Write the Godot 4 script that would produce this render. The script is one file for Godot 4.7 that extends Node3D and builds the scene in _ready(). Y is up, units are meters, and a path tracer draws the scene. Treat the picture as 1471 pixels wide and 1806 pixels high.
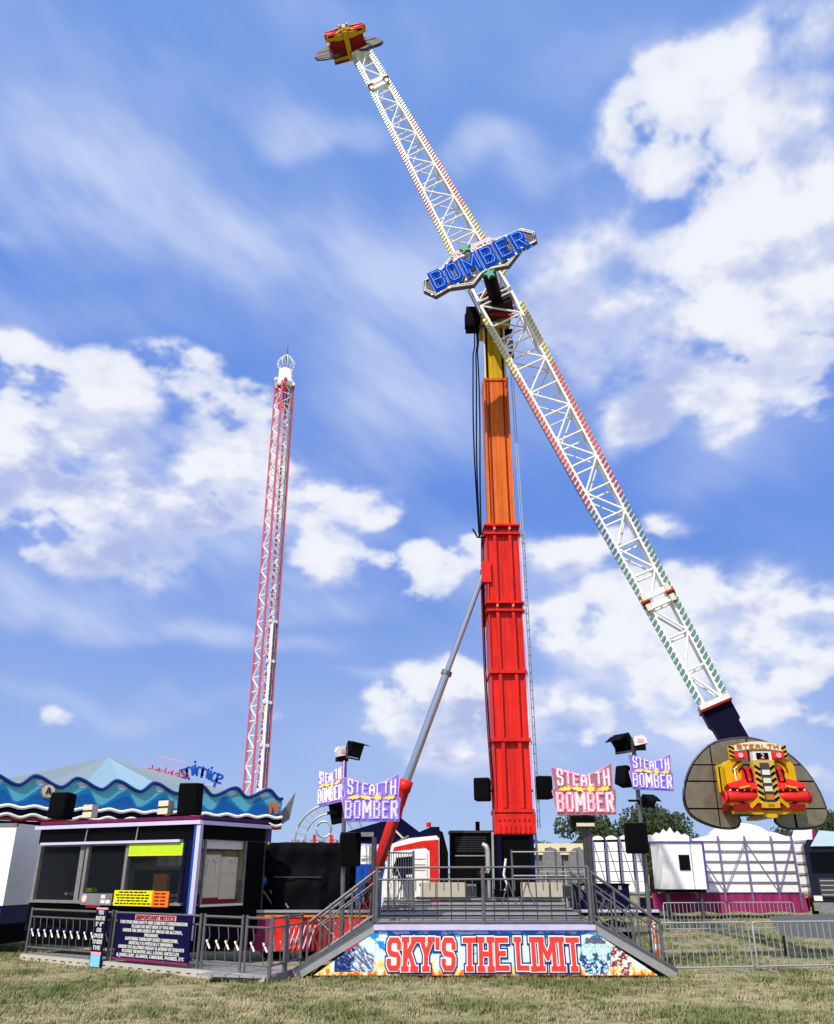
extends Node3D
# A fairground field in summer: a tall swinging-arm ride on a lorry bed, its stage, pay booth and neighbours.
# One unit is a metre, y is up, the photographer stands at the origin and looks towards -z.

const CUMULUS := [[19.7,46.8,3.11,2.43,1.00],[17.9,45.3,2.02,1.58,0.80],[24.7,48.5,2.50,2.56,1.00],[27.9,45.8,3.05,2.60,1.00],[30.7,48.8,3.20,2.15,1.00],[34.6,48.8,1.97,1.56,0.70],[32.9,42.4,2.62,3.99,1.00],[21.7,43.0,2.31,1.43,0.80],[25.6,45.6,2.20,1.79,0.80],[29.1,40.9,3.34,3.04,1.00],[26.0,38.6,3.18,2.26,1.00],[24.5,37.6,4.18,2.47,1.00],[29.5,36.0,3.35,4.12,1.10],[22.2,34.5,3.99,2.41,1.00],[25.8,32.3,3.83,2.04,1.00],[17.6,32.4,2.82,1.98,0.90],[16.4,29.5,2.51,2.02,0.85],[19.8,30.2,3.11,1.62,0.80],[29.8,31.0,1.84,1.66,0.90],[28.4,27.4,1.57,1.16,0.62],[23.4,27.7,1.68,1.85,0.70],[26.8,29.6,2.55,1.37,0.70],[13.0,40.2,2.85,2.06,0.85],[13.7,36.2,3.41,3.02,0.85],[10.6,37.6,2.92,2.84,0.60],[15.6,33.7,3.21,2.52,0.80],[-28.9,30.5,3.09,1.51,0.95],[-18.3,32.4,2.24,1.22,0.90],[-20.6,30.0,4.31,1.86,0.80],[-14.7,29.7,3.36,1.85,0.70],[-24.8,28.9,3.08,1.40,0.75],[-27.0,24.9,5.04,1.91,1.00],[-21.1,25.9,5.39,1.63,0.90],[-25.1,22.7,5.50,1.76,0.90],[-16.9,23.8,4.81,1.86,1.00],[-11.2,23.9,4.59,2.10,0.80],[-13.6,26.8,3.77,2.07,0.60],[-5.4,24.3,3.50,1.01,0.85],[-6.0,20.2,2.32,1.55,0.90],[-2.3,19.5,1.55,0.78,0.70],[-18.6,18.7,2.51,1.47,0.95],[-21.7,19.9,4.22,1.44,0.60],[-26.2,19.2,3.30,1.74,0.60],[0.2,19.7,2.33,0.78,0.45],[2.2,18.7,2.32,1.55,1.00],[5.2,20.2,1.93,1.16,0.70],[10.3,20.4,3.00,1.38,1.00],[14.1,21.0,2.19,0.98,0.80],[17.6,21.8,1.42,0.97,0.95],[11.0,16.5,3.33,1.21,0.80],[15.6,16.8,3.90,1.48,0.85],[21.6,17.3,3.64,1.62,1.00],[25.3,16.1,2.83,1.25,0.90],[27.0,16.3,1.55,1.03,0.90],[17.9,14.4,5.43,1.27,0.80],[24.1,13.4,3.77,1.39,0.85],[13.8,14.3,4.29,1.11,0.70],[-0.6,11.5,2.67,1.35,0.95],[5.5,9.8,2.98,1.10,0.80],[2.5,11.1,2.28,1.19,1.00],[-1.4,9.3,2.27,1.03,0.85],[1.7,8.2,3.00,1.24,1.00],[9.4,11.0,2.58,1.10,0.90],[13.1,10.5,2.85,1.01,0.85],[17.0,10.1,4.08,1.06,0.80],[23.0,10.8,3.48,1.17,0.80],[12.2,8.2,4.59,0.93,0.70],[18.9,7.9,3.95,1.03,0.60],[24.6,8.6,2.46,1.00,0.70],[-22.4,8.6,1.64,0.74,0.55],[-9.3,9.4,1.26,0.80,0.50],[21.9,5.7,2.83,0.79,0.60],[19.1,12.1,6.57,1.42,0.75],[14.0,12.4,5.28,1.24,0.70],[25.5,11.6,2.77,1.35,0.75],[8.5,14.9,2.62,0.91,0.65],[-8.3,23.4,3.08,1.31,0.80],[-3.2,22.8,2.34,0.86,0.75],[-29.3,27.2,1.92,1.69,0.80],[-23.5,21.8,5.95,2.14,0.70]]
const VEIL := [[17.7,12.2,10.71,4.34,0.50],[15.3,7.0,11.68,1.74,0.40],[12.3,36.0,5.39,5.66,0.45],[9.2,19.1,7.39,2.30,0.30],[-19.9,23.1,11.13,5.11,0.40],[-7.7,21.8,5.81,2.70,0.40],[23.6,26.9,4.88,1.78,0.25],[3.2,9.1,5.96,2.21,0.35],[7.0,46.4,3.17,1.30,0.55],[-9.3,48.2,3.17,1.01,0.55],[-21.2,42.7,7.75,3.78,0.30],[-15.3,40.6,7.31,2.37,0.38],[-8.5,39.2,7.48,2.81,0.40],[-0.7,35.1,5.71,5.12,0.50],[-1.6,29.0,5.04,3.45,0.30],[3.1,39.8,4.45,2.82,0.30],[-29.0,41.9,3.89,1.82,0.25],[-25.8,33.8,6.94,2.02,0.30],[-24.6,15.9,6.83,1.40,0.55],[-18.4,14.7,7.26,0.94,0.50],[-12.3,14.0,5.62,0.82,0.40],[-5.9,17.3,4.63,1.31,0.50],[-20.5,9.9,8.41,0.69,0.30],[-2.2,12.4,3.44,0.38,0.35],[17.0,50.9,3.87,1.73,0.20],[-32.1,37.7,1.23,0.78,0.50],[18.1,24.0,2.12,1.48,0.10],[-10.6,22.1,5.76,1.53,0.40],[23.2,24.4,3.95,1.07,0.12],[-4.8,53.2,8.42,1.73,0.15],[-22.8,49.2,6.71,1.72,0.18]]

var rng := RandomNumberGenerator.new()
var taken := {}
var cube := BoxMesh.new()
var rod := CylinderMesh.new()
var wear_tex: ImageTexture
var pale_tex: ImageTexture
var M := {}

# ---------------------------------------------------------------- mesh builder
class MB:
	var st := SurfaceTool.new()
	func _init() -> void:
		st.begin(Mesh.PRIMITIVE_TRIANGLES)
		st.set_smooth_group(-1)
	func v(p: Vector3, uv := Vector2.ZERO) -> void:
		st.set_uv(uv)
		st.add_vertex(p)
	func tri(a: Vector3, b: Vector3, c: Vector3) -> void:
		v(a); v(b); v(c)
	func quad(a: Vector3, b: Vector3, c: Vector3, d: Vector3) -> void:
		tri(a, b, c); tri(a, c, d)
	func quad_uv(a: Vector3, b: Vector3, c: Vector3, d: Vector3, r := Rect2(0, 0, 1, 1)) -> void:
		var e := r.end
		v(a, r.position); v(b, Vector2(e.x, r.position.y)); v(c, e)
		v(a, r.position); v(c, e); v(d, Vector2(r.position.x, e.y))
	func box(c: Vector3, s: Vector3, b := Basis()) -> void:
		var p := []
		for i in 8:
			p.append(c + b * (Vector3((i & 1) * 2 - 1, (i & 2) - 1, ((i & 4) >> 1) - 1) * s * 0.5))
		for f in [[2, 3, 1, 0], [5, 7, 6, 4], [0, 4, 6, 2], [3, 7, 5, 1], [6, 7, 3, 2], [0, 1, 5, 4]]:
			quad(p[f[3]], p[f[2]], p[f[1]], p[f[0]])
	func bar(a: Vector3, b: Vector3, w: float, h := -1.0) -> void:
		var y := (b - a).normalized()
		var x := y.cross(Vector3.FORWARD if absf(y.z) < 0.9 else Vector3.UP).normalized()
		box((a + b) / 2, Vector3(w, a.distance_to(b), w if h < 0 else h), Basis(x, y, x.cross(y)))
	func tube(pts: Array, r: float, sides := 6, closed := false) -> void:
		st.set_smooth_group(1)
		var rings := []
		for i in pts.size():
			var d: Vector3 = pts[mini(i + 1, pts.size() - 1)] - pts[maxi(i - 1, 0)]
			if closed:
				d = pts[(i + 1) % pts.size()] - pts[(i - 1 + pts.size()) % pts.size()]
			d = d.normalized()
			var x := d.cross(Vector3.UP if absf(d.y) < 0.95 else Vector3.RIGHT).normalized()
			var y := d.cross(x)
			var ring := []
			for k in sides:
				ring.append(pts[i] + (x * cos(TAU * k / sides) + y * sin(TAU * k / sides)) * r)
			rings.append(ring)
		for i in (pts.size() if closed else pts.size() - 1):
			var a: Array = rings[i]
			var b: Array = rings[(i + 1) % rings.size()]
			for k in sides:
				quad(a[k], a[(k + 1) % sides], b[(k + 1) % sides], b[k])
		st.set_smooth_group(-1)
		if not closed:
			for k in range(1, sides - 1):
				tri(rings[0][0], rings[0][k], rings[0][k + 1])
				tri(rings[-1][0], rings[-1][k + 1], rings[-1][k])
	# turns a profile of (radius, height) about the y axis of xf
	func lathe(profile: Array, xf := Transform3D(), sides := 16) -> void:
		st.set_smooth_group(1)
		for i in profile.size() - 1:
			var p: Vector2 = profile[i]
			var q: Vector2 = profile[i + 1]
			for k in sides:
				var a := TAU * k / sides
				var b := TAU * (k + 1) / sides
				quad(xf * Vector3(cos(a) * p.x, p.y, sin(a) * p.x), xf * Vector3(cos(b) * p.x, p.y, sin(b) * p.x), xf * Vector3(cos(b) * q.x, q.y, sin(b) * q.x), xf * Vector3(cos(a) * q.x, q.y, sin(a) * q.x))
		st.set_smooth_group(-1)
	# a flat outline in the xy plane of xf, given thickness towards -z; the print is laid over the rectangle r
	func plate(poly: PackedVector2Array, depth: float, xf := Transform3D(), r := Rect2()) -> void:
		var ids := Geometry2D.triangulate_polygon(poly)
		for side in 2:
			for i in range(0, ids.size(), 3):
				for k in 3:
					var p: Vector2 = poly[ids[i + (k if side == 0 else 2 - k)]]
					var uv := Vector2.ZERO
					if r.size.x > 0:
						uv = Vector2((p.x - r.position.x) / r.size.x, 1.0 - (p.y - r.position.y) / r.size.y)
					v(xf * Vector3(p.x, p.y, -depth * side), uv)
		for i in poly.size():
			var p := poly[i]
			var q := poly[(i + 1) % poly.size()]
			quad(xf * Vector3(p.x, p.y, 0), xf * Vector3(q.x, q.y, 0), xf * Vector3(q.x, q.y, -depth), xf * Vector3(p.x, p.y, -depth))
	func done() -> ArrayMesh:
		st.generate_normals()
		return st.commit()

# ---------------------------------------------------------------- scene helpers
func numbered(called: String) -> String:
	var n: int = taken.get(called, 0)
	taken[called] = n + 1
	return called if n == 0 else "%s_%03d" % [called, n]

func thing(called: String, label: String, category: String, at := Vector3.ZERO, yaw := 0.0, group := "") -> Node3D:
	var o := Node3D.new()
	o.name = numbered(called)
	add_child(o)
	o.position = at
	o.rotation_degrees.y = yaw
	o.set_meta("label", label)
	o.set_meta("category", category)
	if group:
		o.set_meta("group", group)
	return o

func copy(src: Node3D, label: String, at: Vector3, yaw := 0.0) -> Node3D:
	var o: Node3D = src.duplicate()
	o.name = numbered(String(src.name))
	add_child(o)
	o.position = at
	o.rotation_degrees = Vector3(0, yaw, 0)
	o.set_meta("label", label)
	return o

func part(parent: Node, called: String, mesh: Mesh, m: Material) -> MeshInstance3D:
	var o := MeshInstance3D.new()
	o.name = called
	o.mesh = mesh
	o.material_override = m
	parent.add_child(o, true)
	return o

func holder(parent: Node, called: String) -> Node3D:
	var o := Node3D.new()
	o.name = called
	parent.add_child(o, true)
	return o

func block(parent: Node, called: String, c: Vector3, s: Vector3, m: Material, b := Basis()) -> MeshInstance3D:
	var o := part(parent, called, cube, m)
	o.transform = Transform3D(b * Basis.from_scale(s), c)
	return o

func along(a: Vector3, b: Vector3) -> Basis:
	var y := (b - a).normalized()
	var x := y.cross(Vector3.FORWARD if absf(y.z) < 0.9 else Vector3.UP).normalized()
	return Basis(x, y, x.cross(y))

func beam(parent: Node, called: String, a: Vector3, b: Vector3, w: float, m: Material, h := -1.0) -> MeshInstance3D:
	return block(parent, called, (a + b) / 2, Vector3(w, a.distance_to(b), w if h < 0 else h), m, along(a, b))

func pole(parent: Node, called: String, a: Vector3, b: Vector3, r: float, m: Material) -> MeshInstance3D:
	var o := part(parent, called, rod, m)
	o.transform = Transform3D(along(a, b) * Basis.from_scale(Vector3(r, a.distance_to(b), r)), (a + b) / 2)
	return o

func curve(parent: Node, called: String, pts: Array, r: float, m: Material, sides := 6) -> MeshInstance3D:
	var b := MB.new()
	b.tube(pts, r, sides)
	return part(parent, called, b.done(), m)

func words(parent: Node, called: String, s: String, at: Vector3, height: float, m: Material, width := 0.0, b := Basis(), face := "Droid Sans") -> MeshInstance3D:
	var f := SystemFont.new()
	f.font_names = [face]
	f.font_weight = 700
	var t := TextMesh.new()
	t.text = s
	t.font = f
	t.font_size = 32
	t.pixel_size = height / 23.0
	t.depth = 0.012
	t.curve_step = 3.0
	var o := part(parent, called, t, m)
	var k := 1.0
	if width > 0:
		var w := t.get_aabb().size.x
		if w > 0:
			k = width / w
	o.transform = Transform3D(b * Basis.from_scale(Vector3(k, 1, 1)), at)
	return o

# block capitals drawn as strokes on a unit square
const GLYPH := {
	"S": [[1, .76, 1, .88, .84, 1, .16, 1, 0, .88, 0, .64, .14, .53, .86, .47, 1, .36, 1, .12, .84, 0, .16, 0, 0, .12, 0, .24]],
	"K": [[0, 0, 0, 1], [.08, .38, .95, 1], [.36, .6, .95, 0]], "Y": [[0, 1, .5, .48, 1, 1], [.5, .48, .5, 0]],
	"T": [[0, 1, 1, 1], [.5, 1, .5, 0]], "H": [[0, 0, 0, 1], [1, 0, 1, 1], [0, .5, 1, .5]],
	"E": [[1, 1, 0, 1, 0, 0, 1, 0], [0, .52, .7, .52]], "L": [[0, 1, 0, 0, 1, 0]], "I": [[.5, 0, .5, 1]],
	"M": [[0, 0, 0, 1, .5, .36, 1, 1, 1, 0]], "A": [[0, 0, 0, .7, .3, 1, .7, 1, 1, .7, 1, 0], [0, .4, 1, .4]],
	"B": [[0, 0, 0, 1, .8, 1, 1, .86, 1, .64, .84, .52], [0, .52, .84, .52, 1, .4, 1, .14, .8, 0, 0, 0]],
	"O": [[.5, 1, .2, 1, 0, .85, 0, .15, .2, 0, .5, 0], [.5, 1, .8, 1, 1, .85, 1, .15, .8, 0, .5, 0]],
	"R": [[0, 0, 0, 1, .8, 1, 1, .86, 1, .64, .84, .52], [0, .52, .84, .52], [.5, .52, 1, 0]], "'": [[.5, 1, .35, .74]],
	"P": [[0, 0, 0, 1, .8, 1, 1, .86, 1, .64, .84, .52], [0, .52, .84, .52]], "N": [[0, 0, 0, 1, 1, 0, 1, 1]], "G": [[1, .8, .84, 1, .16, 1, 0, .86, 0, .14, .16, 0, .84, 0, 1, .14, 1, .46, .55, .46]]}
const SLABS := {"K": [0, 0, 0, 1, .95, 1, .95, 0], "Y": [0, 1, 1, 1, .5, 0], "T": [.5, 0], "H": [0, 0, 0, 1, 1, 0, 1, 1], "L": [0, 1], "I": [.5, 0, .5, 1], "M": [0, 0, 1, 0, 0, 1, 1, 1], "B": [], "R": [0, 0, 1, 0], "N": [0, 0, 1, 1], "P": [0, 0]}
const NARROW := {"I": 0.42, "'": 0.3, "M": 1.25, "L": 0.9}

func place_point(x: float, wide: float, w: float, tall: float, px: float, py: float, dip: float, full: float) -> Vector2:
	var q := Vector2(x + w / 2 + px * (wide - w), w / 2 + py * (tall - w))
	if dip > 0.0:
		q.y *= 1.0 - dip * (1.0 - absf(q.x / full * 2.0 - 1.0))
	return q

# every stroke of a line of capitals as a list of [letter index, points]; x runs from 0 to the returned width
func strokes(s: String, size: Vector2, w: float, gap: float, slabs := false, dip := 0.0, full := 1.0) -> Dictionary:
	# dip pulls the top of the line down towards its middle, full is the length that it is measured over
	var out := []
	var x := 0.0
	for i in s.length():
		var ch := s[i]
		if ch == " ":
			x += size.x * 0.36
			continue
		var wide: float = size.x * NARROW.get(ch, 1.0)
		var lines: Array = GLYPH[ch].duplicate()
		for l in lines:
			var pts := PackedVector2Array()
			for k in range(0, l.size(), 2):
				pts.append(place_point(x, wide, w, size.y, l[k], l[k + 1], dip, full))
			out.append([i, pts])
		if slabs:
			var e: Array = SLABS.get(ch, [])
			for k in range(0, e.size(), 2):
				var c: Vector2 = place_point(x, wide, w, size.y, e[k], e[k + 1], dip, full)
				var dy := w * 0.12 * (1 if e[k + 1] < 0.5 else -1)
				out.append([i, PackedVector2Array([c + Vector2(-w * 0.42, -dy), c + Vector2(w * 0.42, -dy)])])
		x += wide + gap
	return {"lines": out, "width": x - gap}

func stroke_mesh(lines: Array, w: float, depth: float, xf: Transform3D, only := -1) -> ArrayMesh:
	var b := MB.new()
	var n := 0
	for l in lines:
		if only >= 0 and l[0] != only:
			continue
		for poly in Geometry2D.offset_polyline(l[1], w / 2, Geometry2D.JOIN_MITER, Geometry2D.END_SQUARE):
			if not Geometry2D.is_polygon_clockwise(poly):
				b.plate(poly, depth, xf * Transform3D(Basis(), Vector3(0, 0, 0.0012 * (n % 7))))
				n += 1
	return b.done()

# ---------------------------------------------------------------- materials
func paint(hex: String, rough := 0.55, metal := 0.0, wear := true) -> StandardMaterial3D:
	var m := StandardMaterial3D.new()
	m.albedo_color = Color(hex)
	m.roughness = rough
	m.metallic = metal
	m.metallic_specular = 0.3 if m.albedo_color.get_luminance() > 0.12 else 0.15   # weathered paint, matt blacks and navies
	if wear:
		m.albedo_texture = wear_tex if m.albedo_color.get_luminance() < 0.5 else pale_tex
		m.uv1_triplanar = true
		m.uv1_world_triplanar = true
		m.uv1_scale = Vector3(0.37, 0.37, 0.37)
		m.roughness_texture = wear_tex
	return m

func glow(hex: String, energy: float) -> StandardMaterial3D:
	var m := paint(hex, 0.4, 0.0, false)
	m.emission_enabled = true
	m.emission = Color(hex)
	m.emission_energy_multiplier = energy
	return m

func printed(im: Image, rough := 0.4) -> StandardMaterial3D:
	var m := StandardMaterial3D.new()
	m.albedo_texture = ImageTexture.create_from_image(im)
	m.roughness = rough
	m.texture_repeat = false
	return m

func make_materials() -> void:
	# dirt and fading of paint: two scales of grain
	var n := FastNoiseLite.new()
	n.seed = 4
	n.frequency = 0.02
	n.fractal_octaves = 6
	n.fractal_gain = 0.6
	var im := n.get_seamless_image(512, 512)
	var out := Image.create(512, 512, false, Image.FORMAT_RGB8)
	for y in 512:
		for x in 512:
			var k := im.get_pixel(x, y).r
			var g := clampf(0.96 + (k - 0.5) * 0.2, 0.9, 1.0)
			out.set_pixel(x, y, Color(g, g * 0.995, g * 0.985))
	wear_tex = ImageTexture.create_from_image(out)
	var soft := Image.create(512, 512, false, Image.FORMAT_RGB8)
	for y in 512:
		for x in 512:
			var g := clampf(0.985 + (im.get_pixel(x, y).r - 0.5) * 0.08, 0.95, 1.0)
			soft.set_pixel(x, y, Color(g, g, g * 0.99))
	pale_tex = ImageTexture.create_from_image(soft)
	cube.size = Vector3.ONE
	rod.top_radius = 1.0
	rod.bottom_radius = 1.0
	rod.height = 1.0
	rod.radial_segments = 10
	rod.rings = 0
	M.red = paint("e02c26", 0.42)
	M.dark_red = paint("8c1518", 0.5)
	M.orange = paint("e07126", 0.45)
	M.yellow = paint("cda512", 0.45)
	M.white = paint("f6f6f8", 0.5)
	M.off_white = paint("dcdcdc", 0.5)
	M.black = paint("0b0b0e", 0.6)
	M.navy = paint("101133", 0.5)
	M.blue = paint("1d4fb5", 0.4)
	M.pale_blue = paint("b5cfe0", 0.6)
	M.magenta = paint("8c285c", 0.75)
	M.violet = paint("5c4a9c", 0.5)
	M.lilac = paint("c9c4e8", 0.4)
	M.pink = paint("e6a2b4", 0.5)
	M.cream = paint("d9d2bd", 0.6)
	M.steel = paint("7c7c82", 0.4, 0.6)
	M.dark_steel = paint("56565c", 0.4, 0.6)
	M.galv = paint("b4b6b8", 0.45, 0.55)
	M.chrome = paint("c8ccd6", 0.14, 1.0, false)
	M.rubber = paint("101012", 0.85)
	M.concrete = paint("b7b2a4", 0.9)
	M.grey = paint("7f7f83", 0.6)
	M.glass = StandardMaterial3D.new()
	M.glass.albedo_color = Color(0.4, 0.45, 0.5, 0.03)
	M.glass.metallic_specular = 0.06
	M.glass.transparency = BaseMaterial3D.TRANSPARENCY_ALPHA
	M.glass.roughness = 0.03
	M.dark_glass = paint("0c0f14", 0.06, 0.0, false)
	M.mirror = paint("877f6d", 0.3, 0.4)
	M.green = paint("2f8f72", 0.45)
	M.yellow_sign = paint("e8e021", 0.5)
	M.orange_sign = paint("e87a1e", 0.5)
	M.lime = paint("b6dc2a", 0.5)
	M.sky_blue = paint("7cc6e8", 0.5)
	M.wood = paint("b5742c", 0.7)
	M.beige = paint("d5cdb4", 0.7)
	M.bark = paint("4a3a2b", 0.9)
	# painted steel of the mast: rain streaks run down it
	var streak := Image.create(512, 512, false, Image.FORMAT_RGB8)
	var im2 := n.get_seamless_image(512, 512)
	for y in 512:
		for x in 512:
			var k := im2.get_pixel(x, y / 8).r * 0.65 + im.get_pixel(x, y).r * 0.35
			var g := clampf(0.93 + (k - 0.5) * 0.42, 0.78, 1.0)
			streak.set_pixel(x, y, Color(g, g * 0.99, g * 0.97))
	var streak_tex := ImageTexture.create_from_image(streak)
	for k in ["red", "orange", "yellow", "white", "off_white"]:
		M["mast_" + k] = M[k].duplicate()
		M["mast_" + k].albedo_texture = streak_tex
		M["mast_" + k].uv1_scale = Vector3(0.5, 0.11, 0.5)

# ---------------------------------------------------------------- sky
const FIELD_W := 720
const FIELD_H := 190   # half a degree a cell, from 5 degrees below the horizon

func stamp(field: PackedFloat32Array, b: Array) -> void:
	var x0: float = (b[0] + 180.0) * 2.0
	var y0: float = (b[1] + 5.0) * 2.0
	var cx := maxf(cos(deg_to_rad(b[1])), 0.2)
	var rx: float = b[2] / cx * 2.0
	var ry: float = b[3] * 2.0
	for y in range(maxi(0, int(y0 - ry * 2.4)), mini(FIELD_H - 1, int(y0 + ry * 2.4)) + 1):
		for x in range(int(x0 - rx * 2.4), int(x0 + rx * 2.4) + 1):
			var d := pow((x - x0) / rx, 2) + pow((y - y0) / ry, 2)
			var i := y * FIELD_W + posmod(x, FIELD_W)
			# rounded tops: broad plateau, quick fall
			var g: float = b[4] * exp(-pow(d, 1.3) * 0.75)
			field[i] = 1.0 - (1.0 - field[i]) * (1.0 - minf(g, 0.98))

func peek(f: PackedFloat32Array, az: float, el: float) -> float:
	var x := (az + 180.0) * 2.0
	var y := clampf((el + 5.0) * 2.0, 0.0, FIELD_H - 1.01)
	var xi := int(floorf(x))
	var yi := int(y)
	var fx := x - xi
	var fy := y - yi
	var a := posmod(xi, FIELD_W)
	var b := posmod(xi + 1, FIELD_W)
	var r0 := yi * FIELD_W
	var r1 := r0 + FIELD_W
	return lerpf(lerpf(f[r0 + a], f[r0 + b], fx), lerpf(f[r1 + a], f[r1 + b], fx), fy)

var cumulus := PackedFloat32Array()
var veil := PackedFloat32Array()
var puff: FastNoiseLite
var warp: FastNoiseLite
var wisp: FastNoiseLite

func sky_colour(az: float, el: float) -> Color:
	var d := Vector3(sin(deg_to_rad(az)) * cos(deg_to_rad(el)), sin(deg_to_rad(el)), -cos(deg_to_rad(az)) * cos(deg_to_rad(el)))
	var w1 := warp.get_noise_3dv(d)
	var w2 := warp.get_noise_3d(d.x + 7.3, d.y, d.z)
	var a := az + w1 * 2.2
	var e := el + w2 * 1.6
	# flatter, smaller puffs towards the horizon
	var q := Vector3(d.x, d.y * (2.2 - 1.1 * smoothstep(0.05, 0.55, d.y)), d.z) * (1.55 - 0.75 * smoothstep(0.05, 0.7, d.y))
	var n := puff.get_noise_3dv(q)
	var s := peek(cumulus, a, e)
	var m := wisp.get_noise_3d(d.x * 2.2 + 5.0, d.y * 3.0, d.z * 2.2)   # breaks the masses into separate heaps
	var t := s * 0.84 + (n * 1.05 + m * 0.5) * (0.22 + s * 0.78)
	var thick := smoothstep(0.30, 0.95, t)
	# crisp where it towers, frayed and thin where it drifts
	var soft := 0.20 + 0.40 * smoothstep(-0.25, 0.4, w2)
	var alpha := smoothstep(0.34 - soft * 0.5, 0.34 + soft, t)
	# relief: the side that faces the sun (up and left) is brighter
	var n2 := puff.get_noise_3d(q.x - 0.018, q.y + 0.03, q.z)
	var s2 := peek(cumulus, a - 1.0, e + 1.6)
	var light := clampf(0.60 + (n - n2) * 0.75 + (s - s2) * 0.8 + w1 * 0.55 - w2 * 0.35 + m * 0.3, 0.0, 1.0)
	light = lerpf(0.66, light, thick)
	var bright := Color(0.90, 0.92, 0.985)
	var dull := Color(0.45, 0.52, 0.82)
	var cloud := dull.lerp(bright, smoothstep(0.15, 0.85, light))
	var up := clampf(d.y, 0.0, 1.0)
	var deep := Color(0.125, 0.275, 0.77)
	var low := Color(0.44, 0.59, 0.88)
	var sky := low.lerp(deep, pow(smoothstep(-0.02, 0.42, up), 0.75))
	sky = sky.lerp(Color(0.17, 0.33, 0.78), smoothstep(0.45, 0.85, up))
	var vs := wisp.get_noise_3d(d.x * 0.9 + d.y * 0.7, d.y * 1.5 + d.x * 0.75, d.z)
	var v := peek(veil, az + w1 * 3.0, el + w2 * 2.5)
	v = clampf(v * (1.0 + vs * 1.25) + vs * 0.07 + 0.04, 0.0, 0.8)
	sky = sky.lerp(Color(0.62, 0.70, 0.95), v)
	return sky.lerp(cloud, alpha * (0.80 + 0.18 * thick))

func make_sky() -> Sky:
	cumulus.resize(FIELD_W * FIELD_H)
	veil.resize(FIELD_W * FIELD_H)
	for b in CUMULUS:
		stamp(cumulus, b)
	for b in VEIL:
		stamp(veil, b)
	var r := RandomNumberGenerator.new()
	r.seed = 77
	for i in 260:   # the same weather all round
		var az := r.randf_range(34, 326)
		if az > 180:
			az -= 360
		var el := pow(r.randf(), 1.5) * 62.0 + 2.0
		if absf(az) < 60:
			continue
		var s := 1.2 + el * 0.09
		for k in 3:
			stamp(cumulus, [az + r.randf_range(-2, 2) * s, el + r.randf_range(-.5, .5) * s, s * r.randf_range(.9, 1.8), s * r.randf_range(.5, .8), r.randf_range(.6, 1)])
	for i in 60:
		var az := r.randf_range(34, 326)
		stamp(veil, [az if az < 180 else az - 360, r.randf_range(5, 80), r.randf_range(6, 14), r.randf_range(2, 6), r.randf_range(.2, .5)])
	puff = FastNoiseLite.new()
	puff.seed = 21
	puff.frequency = 8.0
	puff.fractal_octaves = 6
	puff.fractal_gain = 0.56
	puff.noise_type = FastNoiseLite.TYPE_SIMPLEX_SMOOTH
	warp = FastNoiseLite.new()
	warp.seed = 5
	warp.frequency = 5.0
	warp.fractal_octaves = 3
	wisp = FastNoiseLite.new()
	wisp.seed = 9
	wisp.frequency = 4.2
	wisp.fractal_octaves = 5
	wisp.fractal_gain = 0.56
	var W := 4096
	var H := 2048
	# whole dome at quarter size, then the part towards the fair at full size
	var small := Image.create(W / 4, H / 4, false, Image.FORMAT_RGB8)
	for y in H / 8 + 16:
		var el := 90.0 - (y + 0.5) * 720.0 / H
		for x in W / 4:
			small.set_pixel(x, y, sky_colour((x + 0.5) * 1440.0 / W - 180.0, maxf(el, -3.0)).linear_to_srgb())
	small.fill_rect(Rect2i(0, H / 8 + 12, W / 4, H / 8), Color(0.34, 0.33, 0.26))
	var im := small.duplicate()
	im.resize(W, H, Image.INTERPOLATE_CUBIC)
	for y in range(int((90.0 - 66.0) * H / 180.0), H / 2 + 12):
		var el := 90.0 - (y + 0.5) * 180.0 / H
		for x in range(int((180.0 - 47.0) * W / 360.0), int((180.0 + 47.0) * W / 360.0)):
			im.set_pixel(x, y, sky_colour((x + 0.5) * 360.0 / W - 180.0, el).linear_to_srgb())
	var pm := PanoramaSkyMaterial.new()
	# a panorama begins at -z, the picture above has -z in its middle
	var turned := Image.create(W, H, false, Image.FORMAT_RGB8)
	turned.blit_rect(im, Rect2i(W / 2, 0, W / 2, H), Vector2i(0, 0))
	turned.blit_rect(im, Rect2i(0, 0, W / 2, H), Vector2i(W / 2, 0))
	pm.panorama = ImageTexture.create_from_image(turned)
	var s := Sky.new()
	s.sky_material = pm
	return s

func _ready() -> void:
	rng.seed = 12345
	# --- camera, sky, sun, exposure
	var cam := Camera3D.new()
	cam.name = "camera"
	cam.position = Vector3(0, 2.0, 0)
	cam.rotation_degrees.x = 23.4615
	cam.fov = 63.1236
	cam.far = 2000.0
	add_child(cam)
	cam.current = true
	var env := Environment.new()
	env.background_mode = Environment.BG_SKY
	env.sky = make_sky()
	env.background_energy_multiplier = 1.0
	env.tonemap_mode = Environment.TONE_MAPPER_LINEAR
	env.tonemap_exposure = 1.0
	env.sdfgi_enabled = true
	env.ssao_enabled = true
	env.ssil_enabled = true
	var we := WorldEnvironment.new()
	we.name = "world_environment"
	we.environment = env
	add_child(we)
	var sun := DirectionalLight3D.new()
	sun.name = "sun"
	sun.light_energy = 1.6
	sun.light_color = Color(1.0, 0.965, 0.91)
	sun.light_angular_distance = 0.55
	sun.shadow_enabled = true
	add_child(sun)
	sun.look_at_from_position(Vector3(-12, 27, 19), Vector3.ZERO)
	make_materials()
	build_ground()
	build_ride()
	build_stage()
	build_signs()
	build_booth()
	build_behind_left()
	build_middle()
	build_behind_right()

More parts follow.
